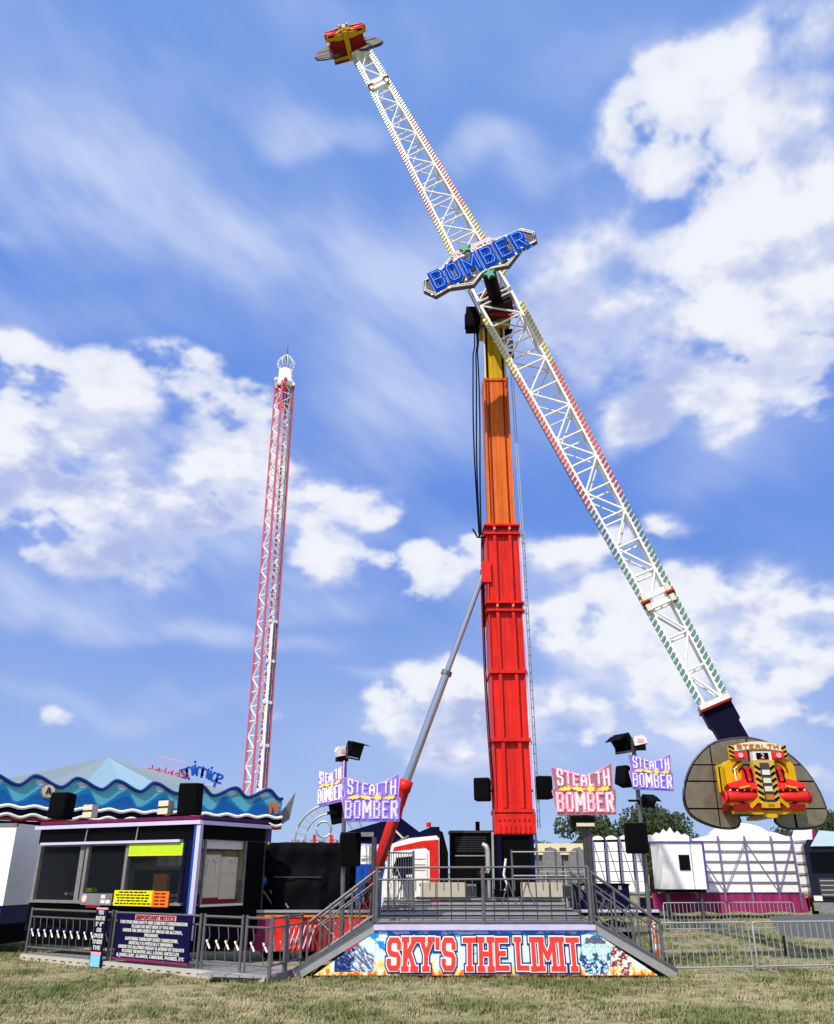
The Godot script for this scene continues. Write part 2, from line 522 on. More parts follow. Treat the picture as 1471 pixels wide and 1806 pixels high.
# ---------------------------------------------------------------- ground and grass
func build_ground() -> void:
	var big := FastNoiseLite.new()
	big.seed = 31
	big.frequency = 0.012
	big.fractal_octaves = 6
	big.fractal_gain = 0.62
	var fine := FastNoiseLite.new()
	fine.seed = 8
	fine.frequency = 0.09
	fine.fractal_octaves = 4
	var a := big.get_seamless_image(1024, 1024)
	var b := fine.get_seamless_image(1024, 1024)
	var im := Image.create(1024, 1024, false, Image.FORMAT_RGB8)
	var straw := Color(0.295, 0.25, 0.145)
	var green := Color(0.145, 0.165, 0.065)
	var earth := Color(0.14, 0.105, 0.065)
	for y in 1024:
		for x in 1024:
			var k := a.get_pixel(x, y).r
			var f := b.get_pixel(x, y).r
			var c := straw.lerp(green, smoothstep(0.40, 0.62, k + (f - 0.5) * 0.35))
			c = c.lerp(earth, smoothstep(0.62, 0.8, f + (0.5 - k) * 0.5) * 0.7)
			im.set_pixel(x, y, (c * (0.78 + 0.44 * f)).linear_to_srgb())
	var m := StandardMaterial3D.new()
	m.albedo_texture = ImageTexture.create_from_image(im)
	m.roughness = 1.0
	m.uv1_triplanar = true
	m.uv1_world_triplanar = true
	m.uv1_scale = Vector3(0.11, 0.11, 0.11)
	var mb := MB.new()
	mb.quad(Vector3(-900, 0, 60), Vector3(900, 0, 60), Vector3(900, 0, -1200), Vector3(-900, 0, -1200))
	var g := part(self, "ground", mb.done(), m)
	g.set_meta("kind", "structure")
	g.set_meta("label", "dry summer grass field with straw and green patches")
	g.set_meta("category", "ground")
	# blades: one tuft mesh, many copies
	var tuft := MB.new()
	var r := RandomNumberGenerator.new()
	r.seed = 3
	for i in 9:
		var an := r.randf() * TAU
		var lean := Vector3(cos(an), 0, sin(an)) * r.randf_range(0.01, 0.07)
		var base := Vector3(r.randf_range(-.06, .06), 0, r.randf_range(-.06, .06))
		var side := Vector3(-sin(an), 0, cos(an)) * 0.006
		var h := r.randf_range(0.05, 0.12)
		tuft.quad(base - side, base + side, base + side * 0.7 + lean * .5 + Vector3.UP * h * .6, base - side * 0.7 + lean * .5 + Vector3.UP * h * .6)
		tuft.tri(base - side * .7 + lean * .5 + Vector3.UP * h * .6, base + side * .7 + lean * .5 + Vector3.UP * h * .6, base + lean * 1.3 + Vector3.UP * h)
	var gm := StandardMaterial3D.new()
	gm.vertex_color_use_as_albedo = true
	gm.roughness = 0.9
	gm.backlight_enabled = true
	gm.backlight = Color(0.25, 0.25, 0.15)
	var spots := []
	var patches := FastNoiseLite.new()
	patches.seed = 12
	patches.frequency = 0.35
	patches.fractal_octaves = 3
	for i in 135000:
		var t := pow(r.randf(), 1.5)
		var z := -10.5 - t * 44.5
		var x := r.randf_range(-0.62, 0.62) * (-z) 
		# bare trampled strip along the walkway and under the machines
		if x > -10.2 and x < 4.9 and z > -34 and z < (-23.85 + (x + 10.0) * 0.714 if x < -3.0 else -19.85):
			continue
		var k := patches.get_noise_2d(x, z)
		if r.randf() > 0.5 + k * 1.0:
			continue
		spots.append([x, z, k])
	var mm := MultiMesh.new()
	mm.transform_format = MultiMesh.TRANSFORM_3D
	mm.use_colors = true
	mm.mesh = tuft.done()
	mm.instance_count = spots.size()
	for i in spots.size():
		var s: Array = spots[i]
		var tall := r.randf_range(0.25, 0.75) * (1.0 + maxf(s[2], 0.0) * 0.9)
		if r.randf() < 0.03:
			tall *= 1.7
		mm.set_instance_transform(i, Transform3D(Basis(Vector3.UP, r.randf() * TAU) * Basis.from_scale(Vector3(1.1, tall, 1.1)), Vector3(s[0], 0, s[1])))
		var c := Color(0.355, 0.31, 0.18).lerp(Color(0.15, 0.18, 0.06), clampf(0.44 + s[2] * 1.2 + r.randf_range(-.35, .35), 0, 1))
		mm.set_instance_color(i, c * r.randf_range(0.75, 1.25))
	var gi := MultiMeshInstance3D.new()
	gi.name = "grass"
	gi.multimesh = mm
	gi.material_override = gm
	add_child(gi)
	gi.set_meta("kind", "stuff")
	gi.set_meta("label", "short dry grass tufts growing over the field")
	gi.set_meta("category", "grass")

# ---------------------------------------------------------------- the big ride
const HUB := Vector3(2.9, 20.88, -24.66)
const ARM := Vector3(5.315, -14.54, 1.35)     # from the hub to the end of the lower truss

func build_ride() -> void:
	build_mast()
	build_arm()
	build_ram()

func build_mast() -> void:
	var t := thing("telescopic_mast", "tall red, orange and yellow telescopic steel mast holding the swinging arm", "ride mast", Vector3(2.8, 0, -26.1))
	# foot of the mast
	block(t, "pedestal", Vector3(0, 1.55, 0), Vector3(1.02, 3.1, 1.15), M.black)
	for s in [-1, 1]:
		block(t, "pedestal_rib", Vector3(s * 0.46, 1.9, 0.61), Vector3(0.12, 2.3, 0.08), M.navy)
		beam(t, "hose", Vector3(s * 0.62, 3.1, 0.3), Vector3(s * 0.66, 1.2, 0.45), 0.06, M.galv)
	# red outer stage
	block(t, "outer_stage", Vector3(0, 7.82, 0), Vector3(1.08, 9.45, 1.1), M.mast_red)
	for s in [-1, 1]:
		for k in 4:
			var y0: float = [3.75, 5.72, 7.76, 9.95][k]
			var y1: float = [5.6, 7.64, 9.6, 12.2][k]
			block(t, "stiffener", Vector3(s * 0.25, (y0 + y1) / 2, 0.605), Vector3(0.1, y1 - y0, 0.11), M.mast_red)
			block(t, "edge_stiffener", Vector3(s * 0.515, (y0 + y1) / 2, 0.58), Vector3(0.05, y1 - y0, 0.06), M.mast_red)
	for c in [[12.28, 0.06], [12.58, 0.06], [9.66, 0.06], [9.92, 0.06], [7.7, 0.1], [5.66, 0.1], [3.67, 0.1], [3.1, 0.1]]:
		block(t, "collar", Vector3(0, c[0], 0.02), Vector3(1.2 if c[0] > 9 else 1.15, c[1], 1.34), M.mast_red)
	for y in [12.43, 9.79]:
		block(t, "collar_band", Vector3(0, y, 0.0), Vector3(1.13, 0.26, 1.18), M.dark_red)
		for s in [-1, 1]:
			block(t, "collar_lug", Vector3(s * 0.25, y, 0.63), Vector3(0.09, 0.2, 0.1), M.mast_red)
			pole(t, "pin", Vector3(s * 0.25, y, 0.67), Vector3(s * 0.25, y, 0.72), 0.035, M.galv)
	# flared foot flange with its row of bolt holes
	var fl := MB.new()
	fl.plate(PackedVector2Array([Vector2(-.58, 3.02), Vector2(.58, 3.02), Vector2(.6, 3.6), Vector2(-.6, 3.6)]), 0.06, Transform3D(Basis(), Vector3(0, 0, 0.66)))
	part(t, "foot_flange", fl.done(), M.mast_red)
	for i in 7:
		var x := -0.42 + i * 0.14
		pole(t, "bolt_hole", Vector3(x, 3.4, 0.655), Vector3(x, 3.4, 0.668), 0.035, M.dark_red)
		block(t, "gusset", Vector3(x, 3.19, 0.69), Vector3(0.02, 0.2, 0.07), M.mast_red)
	# orange middle stage: a channel on each side of the face
	block(t, "middle_stage", Vector3(0.02, 15.45, 0), Vector3(0.86, 5.8, 0.9), M.mast_orange)
	for s in [-1, 1]:
		block(t, "channel_rail", Vector3(0.02 + s * 0.41, 15.45, 0.49), Vector3(0.07, 5.8, 0.12), M.mast_orange)
		block(t, "channel_rail", Vector3(0.02 + s * 0.26, 15.45, 0.475), Vector3(0.035, 5.8, 0.06), M.dark_red)
	# yellow inner stage
	block(t, "inner_stage", Vector3(0.04, 19.5, 0), Vector3(0.7, 2.4, 0.76), M.mast_yellow)
	for s in [-1, 1]:
		block(t, "inner_rail", Vector3(0.04 + s * 0.37, 19.5, 0.40), Vector3(0.06, 2.4, 0.1), M.cream)
		block(t, "inner_rail", Vector3(0.04 + s * 0.28, 19.5, 0.39), Vector3(0.05, 2.4, 0.04), M.black)
	block(t, "stage_collar", Vector3(0.03, 18.33, 0), Vector3(0.9, 0.1, 0.98), M.mast_orange)
	# head: bearing housing, motors, hoses
	block(t, "head_plate", Vector3(0.08, 20.75, 0.15), Vector3(1.05, 0.3, 1.15), M.mast_yellow)
	block(t, "bearing_housing", Vector3(0.1, 21.3, 0.25), Vector3(1.15, 0.95, 1.3), paint("3a2a30", 0.6))
	block(t, "motor", Vector3(-0.72, 21.0, 0.35), Vector3(0.5, 0.72, 0.7), M.black)
	block(t, "motor_fan", Vector3(-0.86, 20.75, 0.6), Vector3(0.34, 0.5, 0.3), M.rubber)
	pole(t, "gearbox", Vector3(-0.35, 20.6, 0.5), Vector3(-0.35, 21.0, 0.5), 0.16, M.dark_steel)
	for k in 3:
		block(t, "valve_box", Vector3(0.62, 19.5 + k * 0.5, 0.2), Vector3(0.28, 0.22, 0.3), [M.dark_red, M.grey, M.black][k])
	for k in 3:
		var x := -0.62 - k * 0.07
		var pts := []
		for i in 24:
			var u := i / 23.0
			pts.append(Vector3(x + sin(u * 5.0 + k) * 0.05 + (0.06 if u < 0.1 else 0.0), lerpf(20.6, 12.3, u), 0.45 - k * 0.08))
		curve(t, "hydraulic_hose", pts, 0.028, M.navy if k == 0 else M.rubber)
	curve(t, "hose_clamp", [Vector3(-0.95, 12.5, 0.5), Vector3(-0.8, 12.2, 0.5), Vector3(-0.55, 12.2, 0.5)], 0.03, M.black)
	for k in 2:
		var pts := []
		for i in 20:
			var u := i / 19.0
			pts.append(Vector3(-0.66 - sin(u * PI) * 0.1 + 0.1 * u + k * 0.05, lerpf(12.2, 3.6, u), 0.35))
		curve(t, "hydraulic_hose", pts, 0.025, M.rubber if k else M.dark_red)
	block(t, "hose_guide", Vector3(-0.66, 10.2, 0.2), Vector3(0.12, 1.9, 0.2), M.dark_red)
	# ladder-like cable tray up the other side
	for s in [0.0, 0.07]:
		beam(t, "cable_tray", Vector3(0.69 + s, 3.2, 0.4), Vector3(0.69 + s, 12.5, 0.4), 0.025, M.galv)
		beam(t, "cable_tray", Vector3(0.66 + s, 12.5, 0.4), Vector3(0.60 + s, 19.4, 0.35), 0.025, M.galv)
	for i in 34:
		beam(t, "tray_rung", Vector3(0.69, 3.4 + i * 0.27, 0.4), Vector3(0.76, 3.4 + i * 0.27, 0.4), 0.02, M.dark_steel)
	beam(t, "guide_rail", Vector3(0.61, 3.1, 0.6), Vector3(0.61, 12.3, 0.6), 0.045, M.lilac)

func arm_basis() -> Basis:
	var y := -ARM.normalized()
	var z := Vector3(-ARM.z, 0, ARM.x).normalized()
	if z.z < 0:
		z = -z
	return Basis(y.cross(z).normalized(), y, z)

func build_arm() -> void:
	var t := thing("swing_arm", "long white lattice arm with coloured light strips swung across the mast top", "ride arm", HUB)
	t.basis = arm_basis()
	var L := ARM.length()
	var hw0 := 0.60
	var hw1 := 0.27
	var hd0 := 0.46
	var hd1 := 0.22
	block(t, "hub", Vector3(0, 0, 0.0), Vector3(0.95, 0.7, 0.7), paint("2a1c20", 0.8))
	pole(t, "hub_shaft", Vector3(0, 0, -0.5), Vector3(0, 0, 1.95), 0.24, M.black)
	for s in [-1, 1]:
		beam(t, "hub_strut", Vector3(-.4, s * .35, .2), Vector3(.4, s * 1.0, .2), 0.09, M.dark_red)
	for s in [1, -1]:
		var y0 := 0.1
		var bays := 15
		var at := PackedFloat32Array()
		for i in bays + 1:
			at.append(lerpf(y0, L, i / float(bays)))
		for cx in [-1, 1]:
			for cz in [-1, 1]:
				beam(t, "chord", Vector3(cx * hw0, s * y0, cz * hd0), Vector3(cx * hw1, s * L, cz * hd1), 0.085, M.white)
		for i in bays + 1:
			var u := i / float(bays)
			var w := lerpf(hw0, hw1, u)
			var d := lerpf(hd0, hd1, u)
			var y: float = s * at[i]
			for cz in [-1, 1]:
				pole(t, "cross_tube", Vector3(-w, y, cz * d), Vector3(w, y, cz * d), 0.034, M.white)
			for cx in [-1, 1]:
				pole(t, "cross_tube", Vector3(cx * w, y, -d), Vector3(cx * w, y, d), 0.035, M.off_white)
			if i < bays:
				var w2 := lerpf(hw0, hw1, (i + 1) / float(bays))
				var d2 := lerpf(hd0, hd1, (i + 1) / float(bays))
				var y2: float = s * at[i + 1]
				var f := 1 if i % 2 == 0 else -1
				pole(t, "brace", Vector3(-f * w, y, d), Vector3(f * w2, y2, d2), 0.033, M.white)
				pole(t, "brace", Vector3(-f * w, y, -d), Vector3(f * w2, y2, -d2), 0.03, M.off_white)
				for cx in [-1, 1]:
					pole(t, "brace", Vector3(cx * w, y, -f * d), Vector3(cx * w2, y2, f * d2), 0.027, M.off_white)
		# bolted joint between two truss lengths
		var uj := 0.79 if s < 0 else 0.84
		var wj := lerpf(hw0, hw1, uj)
		var yj: float = s * lerpf(y0, L, uj)
		for dy in [-0.16, 0.16]:
			beam(t, "joint_beam", Vector3(-wj - 0.05, yj + dy, hd1 + 0.08), Vector3(wj + 0.05, yj + dy, hd1 + 0.08), 0.15, M.white)
		for cx in [-1, 1]:
			block(t, "joint_plate", Vector3(cx * (wj + 0.03), yj, 0.2), Vector3(0.14, 0.55, 0.5), M.cream)
			pole(t, "joint_pin", Vector3(cx * (wj - .08), yj, 0.42), Vector3(cx * (wj + 0.16), yj, 0.42), 0.07, M.dark_red)
		# strips of coloured lamps on the front chords
		var runs := [[0.0, 0.19, "cdc26a"], [0.19, 0.46, "d86c66"], [0.46, 0.56, "b04a62"], [0.56, 0.68, "4d7396"], [0.68, 1.0, "5c8f84"]]
		if s > 0:
			runs = [[0.0, 0.26, "cdc26a"], [0.26, 0.66, "d97a75"], [0.66, 1.0, "8fb9a4"]]
		for cx in [-1, 1]:
			for rn in runs:
				var base := MB.new()
				var caps := MB.new()
				var a := _strip_point(cx, s, rn[0], y0, L, hw0, hw1, hd0, hd1)
				var b := _strip_point(cx, s, rn[1], y0, L, hw0, hw1, hd0, hd1)
				base.bar(a, b, 0.15, 0.03)
				var n := int(a.distance_to(b) / 0.17)
				var dir := (b - a).normalized()
				var bs := Basis(Vector3.BACK, 0.62)
				for i in n:
					var c := a.lerp(b, (i + 0.5) / n)
					caps.box(c + Vector3(0, 0, 0.045), Vector3(0.18, 0.06, 0.05), bs)
				part(t, "strip_board", base.done(), M.white)
				part(t, "light_strip", caps.done(), M["cap_" + rn[2]] if M.has("cap_" + rn[2]) else _cap(rn[2])).set_meta("kind", "stuff")
		# service cable clipped to the rear chord
		curve(t, "cable", [Vector3(-hw0 - .07, s * y0, -hd0), Vector3(-lerpf(hw0, hw1, .5) - .1, s * L * .5, -lerpf(hd0, hd1, .5)), Vector3(-hw1 - .06, s * L, -hd1)], 0.025, M.grey)
		# end frame and black neck
		block(t, "end_frame", Vector3(0, s * (L + 0.02), 0), Vector3(0.86, 0.14, 0.72), M.off_white)
		block(t, "end_band", Vector3(0, s * (L + 0.12), 0), Vector3(0.9, 0.06, 0.76), M.dark_red)
		var nk := MB.new()
		nk.plate(PackedVector2Array([Vector2(-.42, 0), Vector2(.42, 0), Vector2(.42, .5), Vector2(.36, .55), Vector2(.40, 2.3), Vector2(-.30, 2.3), Vector2(-.36, .5), Vector2(-.42, .4)]), 0.5, Transform3D(Basis(Vector3.RIGHT, 0 if s > 0 else PI) * Basis.from_scale(Vector3(1, 0.4 if s > 0 else 1.0, 1)), Vector3(0, s * (L + 0.14), 0.25 * s)))
		part(t, "neck", nk.done(), paint("10112a", 0.5))
	# nameplate over the hub
	build_nameplate(t.basis)
	var lower := HUB + ARM * (17.98 / L)
	var upper := HUB - ARM * (16.9 / L)
	var g := build_gondola("red and yellow ride gondola at the lower arm end, close above the ground")
	g.position = lower + Vector3(-0.27, 0.05, 0.5)
	g.scale = Vector3.ONE * 0.94
	var o := copy(g, "red and yellow ride gondola high in the sky at the upper arm end", upper + Vector3(-0.25, -0.55, 0.3))
	o.rotation_degrees = Vector3(-20, -12, 12)
	o.scale = Vector3.ONE * 0.8

func _cap(hex: String) -> Material:
	M["cap_" + hex] = paint(hex, 0.3, 0.0, false)
	return M["cap_" + hex]

func _strip_point(cx: float, s: float, u: float, y0: float, L: float, hw0: float, hw1: float, hd0: float, hd1: float) -> Vector3:
	return Vector3(cx * (lerpf(hw0, hw1, u) + 0.10), s * lerpf(y0 + 0.6, L - 0.1, u), lerpf(hd0, hd1, u) + 0.02)

func build_nameplate(b: Basis) -> void:
	var t := thing("nameplate", "grey angular BOMBER sign with blue letters at the arm's hub", "sign", Vector3(2.1, 21.03, -22.55))
	t.basis = b
	var outline := PackedVector2Array([Vector2(-1.98, .3), Vector2(-2.12, -.12), Vector2(-1.84, -.56), Vector2(-1.31, -.5), Vector2(-.53, -.82), Vector2(-.06, -.51), Vector2(.29, -.54), Vector2(.81, -.72), Vector2(1.47, -.3), Vector2(2.03, -.28), Vector2(2.14, .11), Vector2(1.82, .51), Vector2(1.27, .52), Vector2(.84, .62), Vector2(.73, .73), Vector2(.42, .76), Vector2(.05, .71), Vector2(-.69, .83), Vector2(-.85, .7), Vector2(-1.46, .34)])
	var mb := MB.new()
	mb.plate(outline, 0.14)
	var bd := part(t, "board", mb.done(), paint("63616e", 0.8))
	var pts := []
	for p in outline:
		pts.append(Vector3(p.x, p.y, 0.03))
	var rim := MB.new()
	for k in [0.035, 0.09]:
		var q := []
		for p in pts:
			q.append(Vector3(p.x * (1.0 - k * 0.55), p.y * (1.0 - k * 1.6), 0.03))
		rim.tube(q, 0.02, 5, true)
	part(t, "neon_rim", rim.done(), M.white)
	var st := strokes("BOMBER", Vector2(0.50, 0.86), 0.175, 0.075)
	var xf := Transform3D(Basis(), Vector3(-st.width / 2, -0.42, 0.05))
	for i in 6:
		part(bd, "letter_outline", stroke_mesh(st.lines, 0.215, 0.03, xf.translated(Vector3(0, 0, -0.01)), i), M.pale_blue)
		if i == 0:
			M.sign_blue = paint("0a44cc", 0.85)
			M.sign_blue.metallic_specular = 0.1
		var le := part(bd, "letter", stroke_mesh(st.lines, 0.18, 0.05, xf.translated(Vector3(0, 0, 0.04)), i), M.sign_blue)
		le.set_meta("label", "blue capital letter")
		for k in [0.0]:
			part(bd, "neon_line", stroke_mesh(_shifted(st.lines, k), 0.014, 0.015, xf.translated(Vector3(0, 0, 0.075)), i), M.sky_blue)
	var up := strokes("STEALTH", Vector2(0.17, 0.22), 0.05, 0.035)
	part(t, "upper_panel", _board([[-.78, .46], [.78, .46], [.72, .8], [-.7, .86]], .03), M.pink).position.z = 0.012
	for i in 7:
		part(bd, "small_letter", stroke_mesh(up.lines, 0.045, 0.03, Transform3D(Basis(), Vector3(-up.width / 2, 0.5, 0.04)), i), M.off_white)
	for s in [1, -1]:
		var star := PackedVector2Array()
		for i in 10:
			var a := PI / 2 + TAU * i / 10
			star.append(Vector2(cos(a), sin(a)) * (0.22 if i % 2 == 0 else 0.1) + Vector2(-0.2 if s > 0 else 0.12, s * 0.72))
		var sm := MB.new()
		sm.plate(star, 0.1, Transform3D(Basis(), Vector3(0, 0, 0.12)))
		part(bd, "star", sm.done(), M.green)
	for i in 26:
		var side := 1 if i % 2 == 0 else -1
		var k := i / 2
		var p := Vector2(-1.9 + k * 0.31, (-0.48 if side < 0 else 0.5))
		if not Geometry2D.is_point_in_polygon(p * 1.03, outline):
			p.y *= 0.86
		if not Geometry2D.is_point_in_polygon(p, outline):
			continue
		pole(bd, "bulb", Vector3(p.x, p.y, 0.0), Vector3(p.x, p.y, 0.05), 0.035, M.white)

func _shifted(lines: Array, k: float) -> Array:
	var out := []
	for l in lines:
		var q := PackedVector2Array()
		for p in l[1]:
			q.append(p + Vector2(k, 0))
		out.append([l[0], q])
	return out

func _board(p: Array, depth: float) -> ArrayMesh:
	var q := PackedVector2Array()
	for v in p:
		q.append(Vector2(v[0], v[1]))
	var mb := MB.new()
	mb.plate(q, depth)
	return mb.done()

func capsule(a: Vector3, b: Vector3, r: float, r2: float) -> ArrayMesh:
	var mb := MB.new()
	var L := a.distance_to(b)
	var prof := [Vector2(0.001, -r * 0.25), Vector2(r * 0.7, -r * 0.18), Vector2(r, 0.02), Vector2(lerpf(r, r2, .5) * 1.04, L * 0.5), Vector2(r2, L - 0.04), Vector2(r2 * 0.86, L), Vector2(r2 * 0.8, L - 0.06), Vector2(0.001, L - 0.08)]
	mb.lathe(prof, Transform3D(along(a, b), a), 18)
	return mb.done()

func build_gondola(label: String) -> Node3D:
	var t := thing("gondola", label, "gondola", Vector3.ZERO, 0, "gondolas of the swinging arm")
	var o := PackedVector2Array([Vector2(-.82, 1.14), Vector2(-.08, 1.26), Vector2(.42, 1.18), Vector2(.91, .95), Vector2(1.34, .56), Vector2(1.65, .03), Vector2(1.8, -.52), Vector2(1.77, -.82), Vector2(1.62, -1.08), Vector2(1.34, -1.19), Vector2(1.03, -1.22), Vector2(.63, -1.19), Vector2(.43, -.95), Vector2(.42, -.72), Vector2(-.39, -.72), Vector2(-.45, -.98), Vector2(-.6, -1.19), Vector2(-.97, -1.19), Vector2(-1.34, -1.05), Vector2(-1.68, -.78), Vector2(-1.82, -.46), Vector2(-1.79, -.07), Vector2(-1.59, .42), Vector2(-1.28, .82)])
	for i in o.size():
		if o[i].y < -0.7:
			o[i].y = -0.7 + (o[i].y + 0.7) * 0.72
	for i in o.size():
		o[i] *= Vector2(1.07, 1.04)
	o = smooth_outline(o)
	var back := MB.new()
	back.plate(o, 0.05, Transform3D(Basis(), Vector3(0, 0, -0.3)))
	part(t, "backboard", back.done(), M.black)
	# mirror panes, cut to the outline
	var xs := [-2.0, -1.06, 0.0, 1.02, 2.0]
	var ys := [-1.3, -.6, .12, .56, 1.3]
	var inner: Array = Geometry2D.offset_polygon(o, -0.03)
	for i in 4:
		for j in 4:
			var cell := PackedVector2Array([Vector2(xs[i] + .02, ys[j] + .02), Vector2(xs[i + 1] - .02, ys[j] + .02), Vector2(xs[i + 1] - .02, ys[j + 1] - .02), Vector2(xs[i] + .02, ys[j + 1] - .02)])
			for piece in Geometry2D.intersect_polygons(cell, inner[0]):
				var pm := MB.new()
				# each pane sits a little askew of its neighbour
				var tilt := Basis(Vector3.RIGHT, rng.randf_range(-.02, .02)) * Basis(Vector3.UP, rng.randf_range(-.02, .02))
				pm.plate(piece, 0.02, Transform3D(tilt, Vector3(0, 0, -0.235)))
				part(t, "mirror_pane", pm.done(), M.mirror)
	var rim := []
	for p in o:
		rim.append(Vector3(p.x, p.y, -0.29))
	var rm := MB.new()
	rm.tube(rim, 0.035, 6, true)
	part(t, "rim", rm.done(), M.dark_steel)
	# hull
	var hull := MB.new()
	hull.plate(PackedVector2Array([Vector2(-1.15, -.5), Vector2(-.4, -.80), Vector2(.4, -.80), Vector2(1.15, -.5), Vector2(.95, -.4), Vector2(-.95, -.4)]), 0.3, Transform3D(Basis(), Vector3(0, 0, 0.66)))
	part(t, "hull", hull.done(), M.yellow)
	block(t, "floor", Vector3(0, -0.62, -0.05), Vector3(1.9, 0.16, 1.5), M.dark_red)
	for z in [-0.55, 0.5]:
		block(t, "floor_beam", Vector3(0, -0.74, z), Vector3(1.9, 0.08, 0.14), M.yellow)
	block(t, "keel", Vector3(0, -0.84, 0.0), Vector3(0.26, 0.1, 1.5), M.yellow)
	block(t, "rear_seat_row", Vector3(0, -0.2, -0.62), Vector3(1.8, 0.8, 0.35), M.dark_red)
	for s in [-1, 1]:
		part(t, "engine_pod", capsule(Vector3(s * 0.3, -0.36, 0.62), Vector3(s * 1.16, -0.36, 0.58), 0.12, 0.175), M.red)
		pole(t, "pod_ring", Vector3(s * 1.06, -0.36, 0.585), Vector3(s * 1.1, -0.36, 0.585), 0.182, M.dark_red)
		var wing := MB.new()
		wing.plate(PackedVector2Array([Vector2(s * .28, .12), Vector2(s * .6, .08), Vector2(s * 1.06, -.06), Vector2(s * 1.0, -.15), Vector2(s * .28, -.2)]), 0.3, Transform3D(Basis(Vector3.RIGHT, -0.25), Vector3(0, 0.02, 0.72)))
		part(t, "wing", wing.done(), M.red)
		# shell of the seat: yellow hood over a dark recess with red bucket
		var hood := MB.new()
		var arch := PackedVector2Array([Vector2(s * .3, -.1)])
		for i in 9:
			var a := PI / 2 - i * PI / 2 / 8
			arch.append(Vector2(s * (.55 + .4 * cos(a)), .40 + .27 * sin(a)))
		arch.append(Vector2(s * .95, -.1))
		hood.plate(arch, 0.5, Transform3D(Basis(), Vector3(0, 0, 0.42)))
		var sh := part(t, "seat_hood", hood.done(), M.yellow)
		for k in 3:
			var arc := []
			for i in 9:
				var a := PI / 2 - i * PI / 2 / 8
				arc.append(Vector3(s * (.46 + (.28 - k * .08) * cos(a)), .3 + (.28 - k * .08) * sin(a), 0.43))
			curve(sh, "hood_rib", arc, 0.022, [M.dark_red, M.yellow, M.black][k])
		block(t, "seat", Vector3(s * 0.42, 0.1, 0.5), Vector3(0.24, 0.62, 0.24), M.red, Basis(Vector3.BACK, s * 0.12))
		block(t, "lamp_cluster", Vector3(s * 0.5, 0.72, 0.45), Vector3(0.34, 0.16, 0.2), M.red)
		pole(t, "lamp", Vector3(s * 0.52, 0.72, 0.54), Vector3(s * 0.52, 0.72, 0.58), 0.07, M.pink)
		# shoulder restraint and small fittings
		curve(t, "restraint", [Vector3(s * .34, .42, .5), Vector3(s * .35, .3, .68), Vector3(s * .36, .02, .72), Vector3(s * .5, .02, .72), Vector3(s * .51, .3, .68), Vector3(s * .5, .42, .5)], 0.03, M.black)
		for i in 4:
			pole(t, "pod_lamp", Vector3(s * (.42 + i * .19), -.2, .68), Vector3(s * (.42 + i * .19), -.19, .72), .022, M.white)
		block(t, "wing_decal", Vector3(s * .62, -.12, .78), Vector3(.3, .05, .02), M.yellow, Basis(Vector3.BACK, -s * .2))
		block(t, "hull_stripe", Vector3(s * .66, -.52, .665), Vector3(.7, .04, .02), M.black, Basis(Vector3.BACK, s * .25))
		beam(t, "side_brace", Vector3(s * 0.5, -0.62, 0.66), Vector3(s * 0.25, -0.4, 0.72), 0.09, M.yellow)
	# door frame beside the seats
	for e in [[-1.06, .5, -.62, .5], [-1.06, -.2, -1.06, .5], [-.95, -.2, -.95, .45]]:
		beam(t, "door_frame", Vector3(e[0], e[1], 0.1), Vector3(e[2], e[3], 0.1), 0.055, M.yellow)
	block(t, "door_opening", Vector3(-0.84, 0.15, -0.02), Vector3(0.34, 0.62, 0.2), M.black)
	curve(t, "grab_rail", [Vector3(-.6, -.1, .45), Vector3(-.72, .1, .5), Vector3(-.7, .38, .45), Vector3(-.58, .44, .4)], 0.025, M.white)
	# centre spine with chevrons, number board and header
	block(t, "spine", Vector3(0, 0.02, 0.62), Vector3(0.56, 1.1, 0.26), paint("c9a94a", 0.6))
	block(t, "spine_core", Vector3(0, 0.0, 0.72), Vector3(0.24, 1.0, 0.14), M.dark_steel)
	for s in [-1, 1]:
		for i in 6:
			block(t, "chevron", Vector3(s * 0.2, -0.42 + i * 0.16, 0.755), Vector3(0.16, 0.06, 0.02), M.black, Basis(Vector3.BACK, s * 0.6))
	for i in 4:
		block(t, "spine_plate", Vector3(0, -0.38 + i * 0.21, 0.8), Vector3(0.2, 0.13, 0.04), [M.wood, M.cream, M.beige, M.off_white][i])
		block(t, "spine_slot", Vector3(0, -0.29 + i * 0.21, 0.8), Vector3(0.22, 0.03, 0.03), M.dark_steel)
	block(t, "number_board", Vector3(0, 0.68, 0.62), Vector3(0.5, 0.24, 0.2), M.off_white)
	block(t, "number_screen", Vector3(0, 0.68, 0.73), Vector3(0.32, 0.17, 0.03), M.black)
	words(t, "number", "2", Vector3(0, 0.68, 0.76), 0.14, M.pink)
	var head := MB.new()
	var hp := PackedVector2Array()
	for i in 9:
		hp.append(Vector2(-.64 + i * .16, 1.0 + .1 * sin(PI * i / 8)))
	for i in 9:
		hp.append(Vector2(.64 - i * .16, .84 + .06 * sin(PI * i / 8)))
	head.plate(hp, 0.12, Transform3D(Basis(), Vector3(0, 0, 0.5)))
	part(t, "header", head.done(), M.cream)
	var hs := strokes("STEALTH", Vector2(0.14, 0.13), 0.035, 0.03)
	for i in 7:
		part(t, "header_letter", stroke_mesh(hs.lines, 0.03, 0.02, Transform3D(Basis(), Vector3(-hs.width / 2, 0.895, 0.515)), i), M.wood)
	for s in [-1, 1]:
		block(t, "header_post", Vector3(s * 0.72, 0.82, 0.42), Vector3(0.13, 0.36, 0.12), M.yellow)
		for i in 3:
			block(t, "warning_stripe", Vector3(s * 0.72, 0.7 + i * 0.12, 0.485), Vector3(0.15, 0.05, 0.012), M.black, Basis(Vector3.BACK, s * 0.5))
